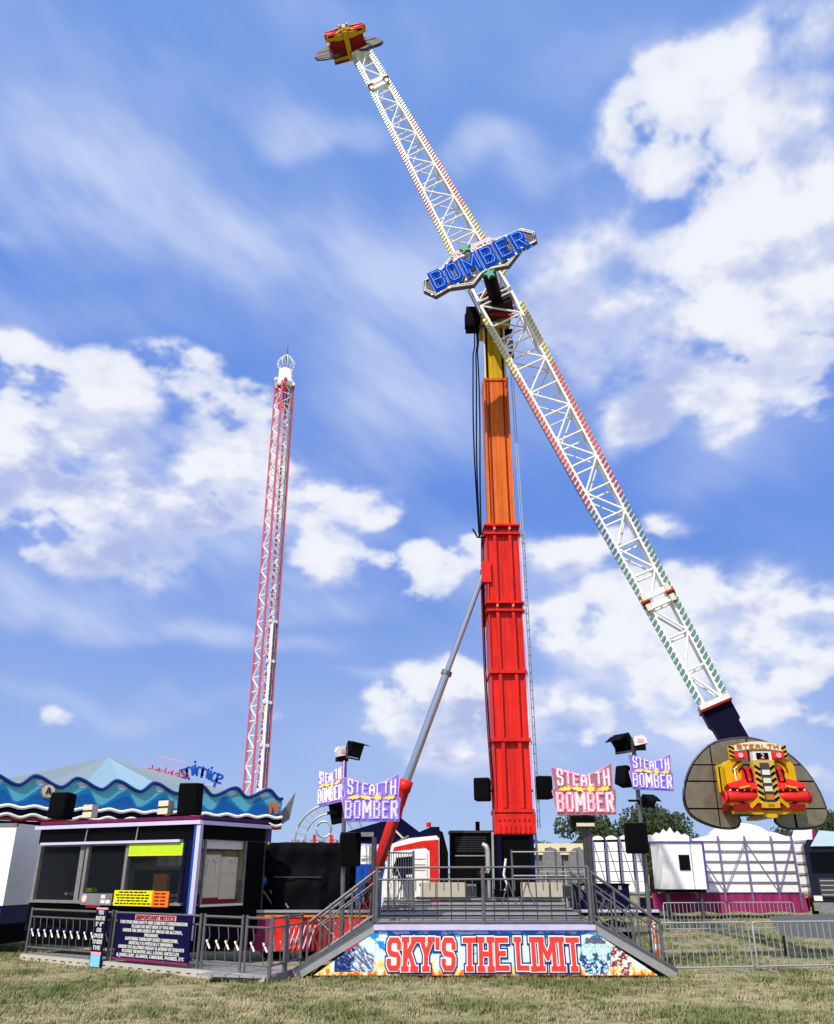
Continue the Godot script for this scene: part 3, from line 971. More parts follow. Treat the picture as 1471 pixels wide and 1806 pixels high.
	block(t, "badge", Vector3(0, -0.58, 0.76), Vector3(0.46, 0.14, 0.1), M.yellow)
	block(t, "badge_mark", Vector3(0, -0.58, 0.815), Vector3(0.16, 0.06, 0.012), M.wood)
	block(t, "footrest", Vector3(0, -0.84, 0.62), Vector3(0.36, 0.05, 0.2), M.grey)
	return t

func smooth_outline(p: PackedVector2Array) -> PackedVector2Array:
	var q := PackedVector2Array()
	var n := p.size()
	for i in n:
		for k in 3:
			q.append(p[i].cubic_interpolate(p[(i + 1) % n], p[(i + n - 1) % n], p[(i + 2) % n], k / 3.0))
	return q

func build_ram() -> void:
	var t := thing("hydraulic_ram", "slanting red hydraulic ram with chrome piston propping the mast", "ram", Vector3(-1.5, 0, -25.5))
	var foot := Vector3(0, 1.05, 0)
	var mid := Vector3(1.2, 4.5, -0.04)
	var top := Vector3(3.62, 10.85, -0.1)
	var b := MB.new()
	b.lathe([Vector2(0.001, 0), Vector2(.165, 0), Vector2(.165, 2.9), Vector2(.175, 2.95), Vector2(.175, 3.35), Vector2(.2, 3.36), Vector2(.2, 3.66), Vector2(.001, 3.66)], Transform3D(along(foot, mid), foot), 18)
	part(t, "cylinder", b.done(), M.red)
	pole(t, "piston", mid, mid.lerp(top, 0.5), 0.125, M.chrome)
	pole(t, "piston", mid.lerp(top, 0.5), top, 0.095, M.chrome)
	pole(t, "piston_collar", mid.lerp(top, 0.49), mid.lerp(top, 0.51), 0.17, M.steel)
	block(t, "upper_clevis", top + Vector3(0.12, 0.1, 0), Vector3(0.3, 0.7, 0.3), M.red)
	block(t, "foot_bracket", foot + Vector3(-0.05, -0.3, 0), Vector3(0.5, 0.8, 0.5), M.red, Basis(Vector3.BACK, -0.3))
	block(t, "foot_plate", foot + Vector3(0.1, -0.68, 0), Vector3(1.2, 0.12, 0.9), M.dark_red)
	curve(t, "feed_pipe", [foot + Vector3(.1, .3, .24), foot.lerp(mid, .5) + Vector3(.05, 0, .24), mid + Vector3(-.1, -.4, .26)], 0.025, M.dark_steel)

# ---------------------------------------------------------------- stage, ramps and rails
func stage_art() -> Image:
	# printed banner: blue sky with clouds above, fire along the foot, a snowy peak and a frosted mask
	var n := FastNoiseLite.new()
	n.seed = 50
	n.frequency = 0.012
	n.fractal_octaves = 5
	var W := 1536
	var H := 192
	var im := Image.create(W, H, false, Image.FORMAT_RGB8)
	for y in H:
		var v := y / float(H)
		for x in W:
			var k := n.get_noise_2d(x, y * 1.6)
			var k2 := n.get_noise_2d(x * 2.5 + 900, y * 1.4)
			var c := Color(0.86, 0.95, 0.99).lerp(Color(0.10, 0.58, 0.88), smoothstep(0.02, 0.22, k + 0.16 - v * 0.9))
			c = c.lerp(Color(1.0, 0.86, 0.45), smoothstep(0.0, 0.3, k2 + (v - 0.78) * 2.2))
			c = c.lerp(Color(0.93, 0.42, 0.14), smoothstep(0.1, 0.4, k2 + (v - 0.9) * 2.6))
			im.set_pixel(x, y, c)
	# peak on the first ramp panel
	for x in range(95, 270):
		for y in range(40, 178):
			var d := absf(x - 190.0) * 0.9
			var k := n.get_noise_2d(x * 3.0, y * 3.0)
			if y > 46 + d + k * 22:
				var c := Color(0.12, 0.15, 0.42) if x < 172 + k * 40 else Color(0.86, 0.89, 0.93)
				if x >= 172 + k * 40 and n.get_noise_2d(x * 5.0 - y * 4.0, y * 2.0) > 0.02:
					c = Color(0.33, 0.4, 0.52)
				if n.get_noise_2d(x * 4.0, y * 6.0 + 300) > 0.22:
					c = Color(0.35, 0.5, 0.75)
				im.set_pixel(x, y, c)
	# frosted mask with torn strokes on the other ramp panel
	for x in range(1180, 1420):
		for y in range(26, 190):
			var k := n.get_noise_2d(x * 3.0, y * 3.0)
			var f := n.get_noise_2d(x * 7.0 + 200, y * 5.0)
			var dx := (x - 1262.0) / 70.0 + k * 0.25
			var dy := (y - 112.0) / 84.0 + f * 0.12
			var rr := dx * dx + dy * dy
			if rr < 1.0:
				var c := Color(0.85, 0.94, 0.95)
				if rr > 0.86:
					c = Color(0.35, 0.4, 0.52)
				if dy < -0.62:
					c = Color(0.18, 0.4, 0.54) if f > -0.15 else Color(0.72, 0.3, 0.36)
				elif dy < 0.2:
					# two frosted lenses with a dark lower edge
					var ex := absf(dx) - 0.45
					if ex * ex * 5.0 + (dy + 0.12) * (dy + 0.12) * 5.0 > 0.55 and dy > -0.15:
						c = Color(0.16, 0.36, 0.48)
					elif f > 0.12:
						c = Color(0.62, 0.82, 0.84)
				elif f + k > -0.05:
					c = Color(0.10, 0.27, 0.55) if k > 0.05 else Color(0.3, 0.58, 0.68)
				im.set_pixel(x, y, c)
			elif x > 1325 and y > 40:
				var st := sin((x * 0.75 + y) * 0.11 + k * 4.0)
				if st > 0.55:
					im.set_pixel(x, y, Color(0.45, 0.22, 0.3))
				elif st > -0.2:
					im.set_pixel(x, y, Color(0.93, 0.62, 0.5).lerp(Color(0.97, 0.9, 0.86), clampf(0.5 + f * 1.5, 0, 1)))
	return im

func build_stage() -> void:
	var t := thing("ride_stage", "raised metal loading stage with a picture-printed front and two side ramps", "stage", Vector3(1.43, 0, -19.8))
	var art := printed(stage_art(), 0.35)
	var all := Rect2(-3.6, 0.06, 7.2, 0.86)
	var pm := MB.new()
	pm.plate(PackedVector2Array([Vector2(-2.31, .06), Vector2(2.31, .06), Vector2(2.31, .9), Vector2(-2.31, .9)]), 0.04, Transform3D(Basis(), Vector3(0, 0, .06)), all)
	var fp := part(t, "front_panel", pm.done(), art)
	for s in [-1, 1]:
		var rm := MB.new()
		rm.plate(PackedVector2Array([Vector2(s * 2.315, .06), Vector2(s * 3.58, .06), Vector2(s * 2.315, .87)]), 0.04, Transform3D(Basis(), Vector3(0, 0, .062)), all)
		part(t, "ramp_panel", rm.done(), art)
	block(t, "skid", Vector3(0, 0.03, -0.1), Vector3(7.1, 0.06, 0.25), M.dark_red)
	block(t, "fascia_rail", Vector3(0, 0.955, 0.03), Vector3(4.7, 0.1, 0.14), M.lilac)
	block(t, "fascia_trim", Vector3(0, 0.893, 0.09), Vector3(4.62, 0.02, 0.03), M.blue)
	# the floor climbs in low treads towards the mast, each with a bright nosing
	for i in 6:
		var y := 0.985 + i * 0.083
		var z := -0.42 - i * 0.78
		for k in 2:
			block(t, "deck_plank", Vector3(0, y + rng.randf_range(-.004, .004), z + 0.2 - k * 0.4), Vector3(4.6, 0.04, 0.37), M.dark_steel if (i + k) % 2 else M.grey)
		block(t, "nosing", Vector3(0, y - 0.005, z + 0.405), Vector3(4.6, 0.035, 0.03), M.galv)
		if i:
			block(t, "riser", Vector3(0, y - 0.06, z + 0.39), Vector3(4.6, 0.06, 0.02), M.dark_steel)
	for i in 5:
		block(t, "joist", Vector3(-2.2 + i * 1.1, 0.9, -2.4), Vector3(0.08, 0.12, 4.7), M.dark_steel)
	for s in [-1, 1]:
		for z in [-0.3, -2.4, -4.6]:
			block(t, "stage_leg", Vector3(s * 2.15, 0.45, z), Vector3(0.1, 0.9, 0.1), M.dark_steel)
	# lettering: blue edge, white edge, red face
	var st := strokes("SKY'S THE LIMIT", Vector2(0.335, 0.62), 0.10, 0.055, true)
	var w: float = st.width
	for l in st.lines:
		for i in l[1].size():
			l[1][i].x += (l[1][i].y - 0.32) * -0.03 * signf(l[1][i].x - w / 2) * minf(1.0, absf(l[1][i].x - w / 2))
	var at := Transform3D(Basis.from_scale(Vector3(4.05 / w, 1, 1)), Vector3(-2.06, 0.15, 0.075))
	part(t, "lettering_edge", stroke_mesh(st.lines, 0.205, 0.01, at), paint("1b2f8c", 0.4, 0, false))
	part(t, "lettering_edge", stroke_mesh(st.lines, 0.145, 0.01, at.translated(Vector3(0, 0, 0.012))), paint("f3efef", 0.4, 0, false))
	M.letter_red = paint("e2453e", 0.4, 0, false)
	for i in "SKY'S THE LIMIT".length():
		if "SKY'S THE LIMIT"[i] != " ":
			part(fp, "letter", stroke_mesh(st.lines, 0.095, 0.012, at.translated(Vector3(0, 0, 0.024)), i), M.letter_red)
	# ramps: sloping treads between two stringers
	for s in [-1, 1]:
		var hi := Vector3(s * 2.33, 1.0, 0)
		var lo := Vector3(s * 3.98, 0.03, 0)
		for z in [-0.02, -2.6]:
			beam(t, "stringer", hi + Vector3(0, -.02, z), lo + Vector3(0, 0.02, z), 0.2, M.galv if z > -1 else M.dark_steel, 0.07)
			beam(t, "stringer_lip", hi + Vector3(0, .09, z + .02), lo + Vector3(s * .04, .13, z + .02), 0.04, M.steel, 0.12)
		for i in 9:
			var p := hi.lerp(lo, (i + 0.5) / 9.0)
			block(t, "tread", p + Vector3(0, 0.0, -1.3), Vector3(0.19, 0.03, 2.5), M.steel, Basis(Vector3.BACK, atan2(lo.y - hi.y, lo.x - hi.x)))
		# handrails beside the ramp, near and far
		for z in [-0.02, -2.6]:
			var up := Vector3(0, 1.05, z)
			var dn := Vector3(0, 0.9, z)
			pole(t, "handrail", hi + up, lo + dn + Vector3(-s * .25, 0.12, 0), 0.032, M.steel)
			pole(t, "handrail", hi + up * Vector3(0, .8, 1), lo + dn * Vector3(0, .78, 1) + Vector3(-s * .25, 0.12, 0), 0.018, M.steel)
			pole(t, "handrail", hi + Vector3(0, .2, z), lo + Vector3(-s * .25, .28, z), 0.02, M.steel)
			for i in 4:
				var p := hi.lerp(lo, 0.02 + i * 0.28)
				pole(t, "baluster", p + Vector3(0, 0.05, z), p + Vector3(0, 1.04 - i * .03, z), 0.026, M.steel)
			for i in 3:
				var p := hi.lerp(lo, 0.16 + i * 0.28)
				# wrought loop between the posts
				curve(t, "rail_scroll", [p + Vector3(-.06, .82, z), p + Vector3(.03, .66, z), p + Vector3(-.10, .48, z), p + Vector3(0, .26, z), p + Vector3(.10, .48, z), p + Vector3(-.03, .66, z), p + Vector3(.08, .82, z)], 0.012, M.steel)
				for d in [-.12, .12]:
					pole(t, "baluster", p + Vector3(d, 0.2 - d * .5, z), p + Vector3(d * 1.4, 0.78, z), 0.01, M.steel)
	# rail along the deck edge
	for x in [-2.3, 0.0, 2.3]:
		pole(t, "rail_post", Vector3(x, 1.0, 0.0), Vector3(x, 2.14, 0.0), 0.042, M.steel)
	for x in [-2.38, 2.4]:
		pole(t, "corner_post", Vector3(x, 0.1, -0.12), Vector3(x, 2.75 if x < 0 else 3.2, -0.12), 0.06, M.dark_steel)
	for y in [2.12, 1.88]:
		pole(t, "top_rail", Vector3(-2.3, y, 0), Vector3(2.3, y + 0.02, 0), 0.022, M.steel)
	pole(t, "foot_rail", Vector3(-2.3, 1.06, 0), Vector3(2.3, 1.06, 0), 0.02, M.steel)
	for i in 30:
		var x := -2.3 + (i + 0.5) * 4.6 / 30.0
		if absf(x) < 0.08:
			continue
		if i % 2 == 0:
			pole(t, "baluster", Vector3(x, 1.06, 0), Vector3(x, 1.88, 0), 0.011, M.dark_steel)
		else:
			pole(t, "baluster", Vector3(x, 1.66, 0), Vector3(x, 1.88, 0), 0.011, M.steel)
	for x in [0.55, 0.95, -1.75]:
		for s in [-1, 1]:
			pole(t, "rail_ornament", Vector3(x, 1.84, 0.0), Vector3(x + s * 0.16, 1.38, 0.0), 0.013, M.steel)
	# entry gate of mesh standing open at one end
	var gate := thing("entry_gate", "narrow barred gate standing beside the white lorry cab", "gate", Vector3(-0.38, 1.16, -21.6), 12)
	for x in [-.3, .3]:
		pole(gate, "gate_post", Vector3(x, 0, 0), Vector3(x, 1.35, 0), 0.03, M.steel)
	for y in [0.12, 0.72, 1.3]:
		pole(gate, "gate_rail", Vector3(-.3, y, 0), Vector3(.3, y, 0), 0.018, M.steel)
	for i in 9:
		pole(gate, "gate_bar", Vector3(-.24 + i * .06, 0.12, 0), Vector3(-.24 + i * .06, 1.3, 0), 0.009, M.steel)
	curve(gate, "gate_loop", [Vector3(-.2, .3, .02), Vector3(-.28, .6, .02), Vector3(-.1, .95, .02), Vector3(.05, .6, .02), Vector3(-.05, .3, .02)], 0.015, M.white)
	var cp := thing("control_pedestal", "small dark control pedestal on the loading stage", "pedestal", Vector3(1.75, 1.4, -23.6))
	block(cp, "column", Vector3(0, .25, 0), Vector3(.14, .5, .14), M.dark_steel)
	block(cp, "panel", Vector3(0, .56, .03), Vector3(.32, .12, .3), M.black, Basis(Vector3.RIGHT, .4))
	for i in 4:
		pole(cp, "button", Vector3(-.1 + i * .065, .62, .09), Vector3(-.1 + i * .065, .65, .1), .02, [M.red, M.green, M.yellow, M.white][i])
	var cs := thing("cable_coil", "coil of black cable lying on the loading stage", "cable", Vector3(2.15, 1.42, -23.7))
	var coil := []
	for i in 60:
		coil.append(Vector3(cos(i * .4) * (.16 + .02 * sin(i * 1.7)), .03 + i * .003, sin(i * .4) * (.16 + .02 * cos(i * 1.3))))
	curve(cs, "cable", coil, .02, M.rubber)
	# rear rail of the stage
	var rr := thing("rear_rail", "grey tubular rail along the rear of the loading stage", "railing", Vector3(3.0, 1.4, -24.75))
	for x in [-0.4, 0.8, 1.4]:
		pole(rr, "rail_post", Vector3(x, 0, 0), Vector3(x, 1.2, 0), 0.03, M.steel)
	for y in [0.55, 0.78, 1.15]:
		pole(rr, "rail", Vector3(-0.4, y, 0), Vector3(1.4, y, 0), 0.02, M.galv)
	# concrete ballast on the deck: two rows of boxes
	for g in [[0.68, 1.2, 3, "pale ballast boxes in a row in front of the lorry cab"], [3.25, 1.05, 3, "pale ballast boxes in a row in front of the dark mast foot"]]:
		var bl := thing("ballast_row", g[3], "ballast", Vector3(g[0], 1.42, -23.9), 0, "ballast on the deck")
		for i in g[2]:
			var x: float = -g[1] / 2 + (i + 0.5) * g[1] / g[2]
			block(bl, "ballast_box", Vector3(x, 0.2, 0), Vector3(g[1] / g[2] - 0.025, 0.34, 0.5), M.concrete)
		block(bl, "grille", Vector3(g[1] / 2 + 0.14, 0.18, -0.03), Vector3(0.24, 0.3, 0.42), M.grey)
		for i in 5:
			block(bl, "grille_slat", Vector3(g[1] / 2 + 0.14, 0.08 + i * 0.05, 0.19), Vector3(0.22, 0.02, 0.03), M.dark_steel)
		block(bl, "pallet", Vector3(0, 0.015, 0), Vector3(g[1] + .2, 0.03, 0.52), M.dark_steel)

# ---------------------------------------------------------------- light-up name signs, poles, loudspeakers, floodlights
func build_lit_sign(label: String, at: Vector3, yaw: float, roll: float, hue: Array, k: float) -> void:
	var t := thing("lit_sign", label, "sign", at, yaw, "lit STEALTH BOMBER signs")
	t.rotation_degrees.z = roll
	t.scale = Vector3.ONE * k
	var bd := part(t, "board", _board([[-.70, 1.0], [-.30, .88], [-.06, .80], [.06, .80], [.35, .92], [.69, 1.1], [.65, .56], [.71, .5], [.69, .01], [-.61, -.01], [-.70, .5], [-.64, .56]], 0.07), paint(hue[0], 0.5))
	var frame := []
	for p in [[-.70, 1.0], [-.30, .88], [-.06, .80], [.06, .80], [.35, .92], [.69, 1.1], [.65, .56], [.71, .5], [.69, .01], [-.61, -.01], [-.70, .5], [-.64, .56]]:
		frame.append(Vector3(p[0], p[1], -0.02))
	var fm := MB.new()
	fm.tube(frame, 0.022, 5, true)
	part(t, "frame", fm.done(), paint(hue[3], 0.4))
	var rows := [[strokes("STEALTH", Vector2(0.16, 0.40), 0.06, 0.018, false, 0.42, 1.23), 0.60, 0.062], [strokes("BOMBER", Vector2(0.195, 0.44), 0.075, 0.018), 0.04, 0.078]]
	var bulbs := MB.new()
	for r in 2:
		var st: Dictionary = rows[r][0]
		var xf := Transform3D(Basis(), Vector3(-st.width / 2 + 0.01, rows[r][1], 0.018))
		var n := 0
		for i in (7 if r == 0 else 6):
			part(bd, "letter", stroke_mesh(st.lines, rows[r][2], 0.016, xf, i), _lamp_paint(hue[1 if (i + r) % 3 else 2]))
		for l in st.lines:
			var p: PackedVector2Array = l[1]
			for j in p.size() - 1:
				var m := maxi(1, int(p[j].distance_to(p[j + 1]) / 0.036))
				for q in m:
					var c := p[j].lerp(p[j + 1], q / float(m))
					bulbs.box(xf * Vector3(c.x, c.y, 0.016), Vector3(0.022, 0.022, 0.02), Basis(Vector3.BACK, 0.7))
					n += 1
	var bm := part(t, "led_bulbs", bulbs.done(), M.led)
	bm.set_meta("kind", "stuff")
	# flames between the two words
	var fl := MB.new()
	for i in 4:
		var cx := -0.42 + i * 0.29
		var poly := PackedVector2Array()
		for j in 14:
			var a := TAU * j / 14
			var rr := (0.13 if j % 2 == 0 else 0.075) * (1.0 + 0.3 * sin(i * 2.0 + j))
			poly.append(Vector2(cx + cos(a) * rr * 1.15, 0.535 + sin(a) * rr * 0.5))
		fl.plate(poly, 0.02, Transform3D(Basis(), Vector3(0, 0, 0.05 + i * 0.002)))
	part(t, "flame_lights", fl.done(), M.flame)
	block(t, "bracket", Vector3(0, 0.45, -0.14), Vector3(0.9, 0.08, 0.14), M.black)
	var o := OmniLight3D.new()
	o.name = "sign_light"
	o.position = Vector3(0, 0.5, 0.25)
	o.light_energy = 0.12
	o.light_color = Color(hue[2])
	o.light_size = 0.4
	o.omni_range = 8.0
	o.omni_attenuation = 2.0
	o.shadow_enabled = true
	t.add_child(o)

func _lamp_paint(hex: String) -> Material:
	if not M.has("lamp_" + hex):
		M["lamp_" + hex] = glow(hex, 0.35)
	return M["lamp_" + hex]

func loudspeaker(label: String, at: Vector3, size: Vector3, yaw: float, tilt := 0.0) -> void:
	var t := thing("loudspeaker", label, "loudspeaker", at, yaw, "black loudspeakers of the ride")
	t.rotation_degrees.x = tilt
	var w := size.x / 2
	var b := MB.new()
	b.plate(PackedVector2Array([Vector2(-w, 0.03), Vector2(-w + .03, 0), Vector2(w - .03, 0), Vector2(w, 0.03), Vector2(w, size.y - .03), Vector2(w - .03, size.y), Vector2(-w + .03, size.y), Vector2(-w, size.y - .03)]), size.z, Transform3D(Basis(), Vector3(0, 0, size.z / 2)))
	var cb := part(t, "cabinet", b.done(), M.rubber)
	block(cb, "grille", Vector3(0, size.y * 0.5, size.z / 2 + 0.006), Vector3(size.x * 0.88, size.y * 0.9, 0.012), paint("0b0b0d", 0.7))
	block(t, "top_cover", Vector3(0, size.y + 0.008, 0), Vector3(size.x * 0.98, 0.016, size.z * 0.98), paint("3d3d42", 0.6))
	pole(cb, "woofer", Vector3(0, size.y * .33, size.z / 2 + .012), Vector3(0, size.y * .33, size.z / 2 + .016), size.x * .36, M.black)
	pole(cb, "horn", Vector3(0, size.y * .76, size.z / 2 + .012), Vector3(0, size.y * .76, size.z / 2 + .016), size.x * .2, M.black)
	for s in [-1, 1]:
		block(t, "handle", Vector3(s * (w + .008), size.y * .55, 0), Vector3(0.016, 0.12, 0.1), M.black)

func floodlight(label: String, at: Vector3, yaw: float, tilt: float, k := 1.0) -> void:
	var t := thing("floodlight", label, "floodlight", at, yaw, "floodlights on the poles")
	var b := Basis(Vector3.RIGHT, deg_to_rad(tilt))
	block(t, "housing", Vector3(0, 0.0, 0), Vector3(0.42, 0.3, 0.16) * k, M.black, b)
	block(t, "lamp_glass", b * Vector3(0, 0, 0.088) * k, Vector3(0.36, 0.24, 0.02) * k, M.dark_glass, b)
	block(t, "visor", b * Vector3(0, 0.16, 0.12) * k, Vector3(0.42, 0.015, 0.2) * k, M.rubber, b)
	for s in [-1, 1]:
		block(t, "yoke", Vector3(s * 0.23, -0.06, -0.02) * k, Vector3(0.025, 0.26, 0.04) * k, M.dark_steel)
	block(t, "yoke_base", Vector3(0, -0.19, -0.02) * k, Vector3(0.48, 0.03, 0.05) * k, M.dark_steel)

func build_signs() -> void:
	M.led = glow("e9e4ff", 0.9)
	M.flame = glow("f6b64e", 0.7)
	var lilac := ["8577c8", "8f7fe8", "aa9cf6", "d6a0e8"]
	var rose := ["9a7384", "e0808c", "d89aa4", "dc8aa8"]
	build_lit_sign("purple lit STEALTH BOMBER sign beside the red hydraulic ram", Vector3(-1.03, 3.08, -19.75), 4, 0, lilac, 0.92)
	build_lit_sign("purple lit STEALTH BOMBER sign turned sideways behind a pole's floodlight", Vector3(-2.02, 3.5, -20.5), -52, 3, lilac, 0.80)
	build_lit_sign("red lit STEALTH BOMBER sign just beside the mast", Vector3(3.76, 3.22, -19.75), 0, 0, rose, 1.0)
	build_lit_sign("purple lit STEALTH BOMBER sign on the pole above the right ramp", Vector3(5.92, 3.94, -22.0), 10, -2, lilac, 0.82)
	# poles
	var a := thing("light_pole", "slim grey pole beside the left ramp carrying two lit signs", "pole", Vector3(-1.64, 0, -20.55))
	pole(a, "shaft", Vector3(0, 0, 0), Vector3(-0.08, 4.6, 0), 0.05, M.steel)
	block(a, "base_plate", Vector3(0, 0.02, 0), Vector3(0.3, 0.04, 0.3), M.dark_steel)
	for y in [3.3, 3.9]:
		block(a, "sign_arm", Vector3(0.1, y, -0.02), Vector3(1.1, 0.06, 0.06), M.black)
	block(a, "control_box", Vector3(-0.25, 3.35, -0.2), Vector3(0.3, 0.55, 0.3), M.black, Basis(Vector3.BACK, 0.2))
	var b := thing("light_pole", "slim grey pole behind the right ramp with a purple sign", "pole", Vector3(5.55, 0, -22.1))
	pole(b, "shaft", Vector3(0, 0, 0), Vector3(0.03, 5.0, 0), 0.055, M.steel)
	block(b, "base_plate", Vector3(0, 0.02, 0), Vector3(0.3, 0.04, 0.3), M.dark_steel)
	block(b, "sign_arm", Vector3(0.3, 4.3, 0.02), Vector3(0.9, 0.06, 0.06), M.black)
	block(b, "lamp_arm", Vector3(0.05, 3.68, 0.05), Vector3(0.6, 0.05, 0.05), M.black)
	var c := thing("light_pole", "short dark post at the deck corner carrying the red sign", "pole", Vector3(3.76, 0.0, -19.95))
	pole(c, "shaft", Vector3(0, 0, 0), Vector3(0, 3.3, 0), 0.07, M.dark_steel)
	block(c, "lamp_tray", Vector3(-0.05, 3.08, 0.05), Vector3(0.5, 0.2, 0.3), M.black)
	block(c, "lamp_lens", Vector3(-0.02, 3.0, 0.21), Vector3(0.4, 0.07, 0.02), M.beige)
	curve(c, "cable", [Vector3(-.25, 3.1, .1), Vector3(-.34, 3.2, .1), Vector3(-.2, 3.36, .1)], 0.02, M.black)
	floodlight("black floodlight facing right at the top of the left pole", Vector3(-1.5, 4.72, -20.5), 60, 20, 1.1)
	floodlight("black floodlight tipped down at the top of the right pole", Vector3(5.3, 5.1, -22.05), -60, 35, 1.3)
	floodlight("twin floodlight hung under the purple sign on the right pole", Vector3(5.75, 3.66, -21.9), 30, 40, 0.95)
	for e in [[Vector3(-1.78, 4.66, -20.45), "white rounded lamp hood on the left pole top", 20.0], [Vector3(5.72, 5.12, -21.95), "white boxy lamp hood on the right pole top", -15.0]]:
		var h := thing("lamp_hood", e[1], "lamp", e[0], e[2], "white lamp hoods")
		var hm := MB.new()
		hm.plate(PackedVector2Array([Vector2(-.16, -.1), Vector2(.16, -.1), Vector2(.17, .02), Vector2(.1, .12), Vector2(-.1, .13), Vector2(-.17, .03)]), .26, Transform3D(Basis(Vector3.BACK, .2), Vector3(0, 0, .13)))
		part(h, "hood", hm.done(), M.off_white)
		block(h, "hood_lens", Vector3(0.02, -0.0, 0.135), Vector3(0.16, 0.09, 0.012), M.pink)
		block(h, "hood_mount", Vector3(0, -0.16, 0), Vector3(0.26, 0.12, 0.22), M.black)
	loudspeaker("black loudspeaker bolted to the left side of the mast", Vector3(1.92, 3.95, -25.7), Vector3(.44, .62, .42), -14)
	loudspeaker("black loudspeaker bolted to the right side of the mast", Vector3(3.72, 4.0, -25.7), Vector3(.42, .62, .42), 10)
	loudspeaker("black loudspeaker on the pole beside the left ramp", Vector3(-1.52, 2.15, -20.4), Vector3(.46, .7, .45), 8)
	loudspeaker("large black loudspeaker on the pole above the right ramp", Vector3(5.34, 2.45, -21.8), Vector3(.5, .68, .45), -6)
	loudspeaker("small black loudspeaker tilted beside the purple sign on the right pole", Vector3(5.25, 4.05, -22.2), Vector3(.34, .46, .3), -50, -15)
	var sb := thing("speaker_bracket", "steel bracket clamped round the mast between its loudspeakers", "bracket", Vector3(2.8, 4.2, -25.75))
	beam(sb, "bracket_bar", Vector3(-0.7, 0.05, -0.15), Vector3(0.75, 0.05, -0.15), 0.06, M.dark_steel)

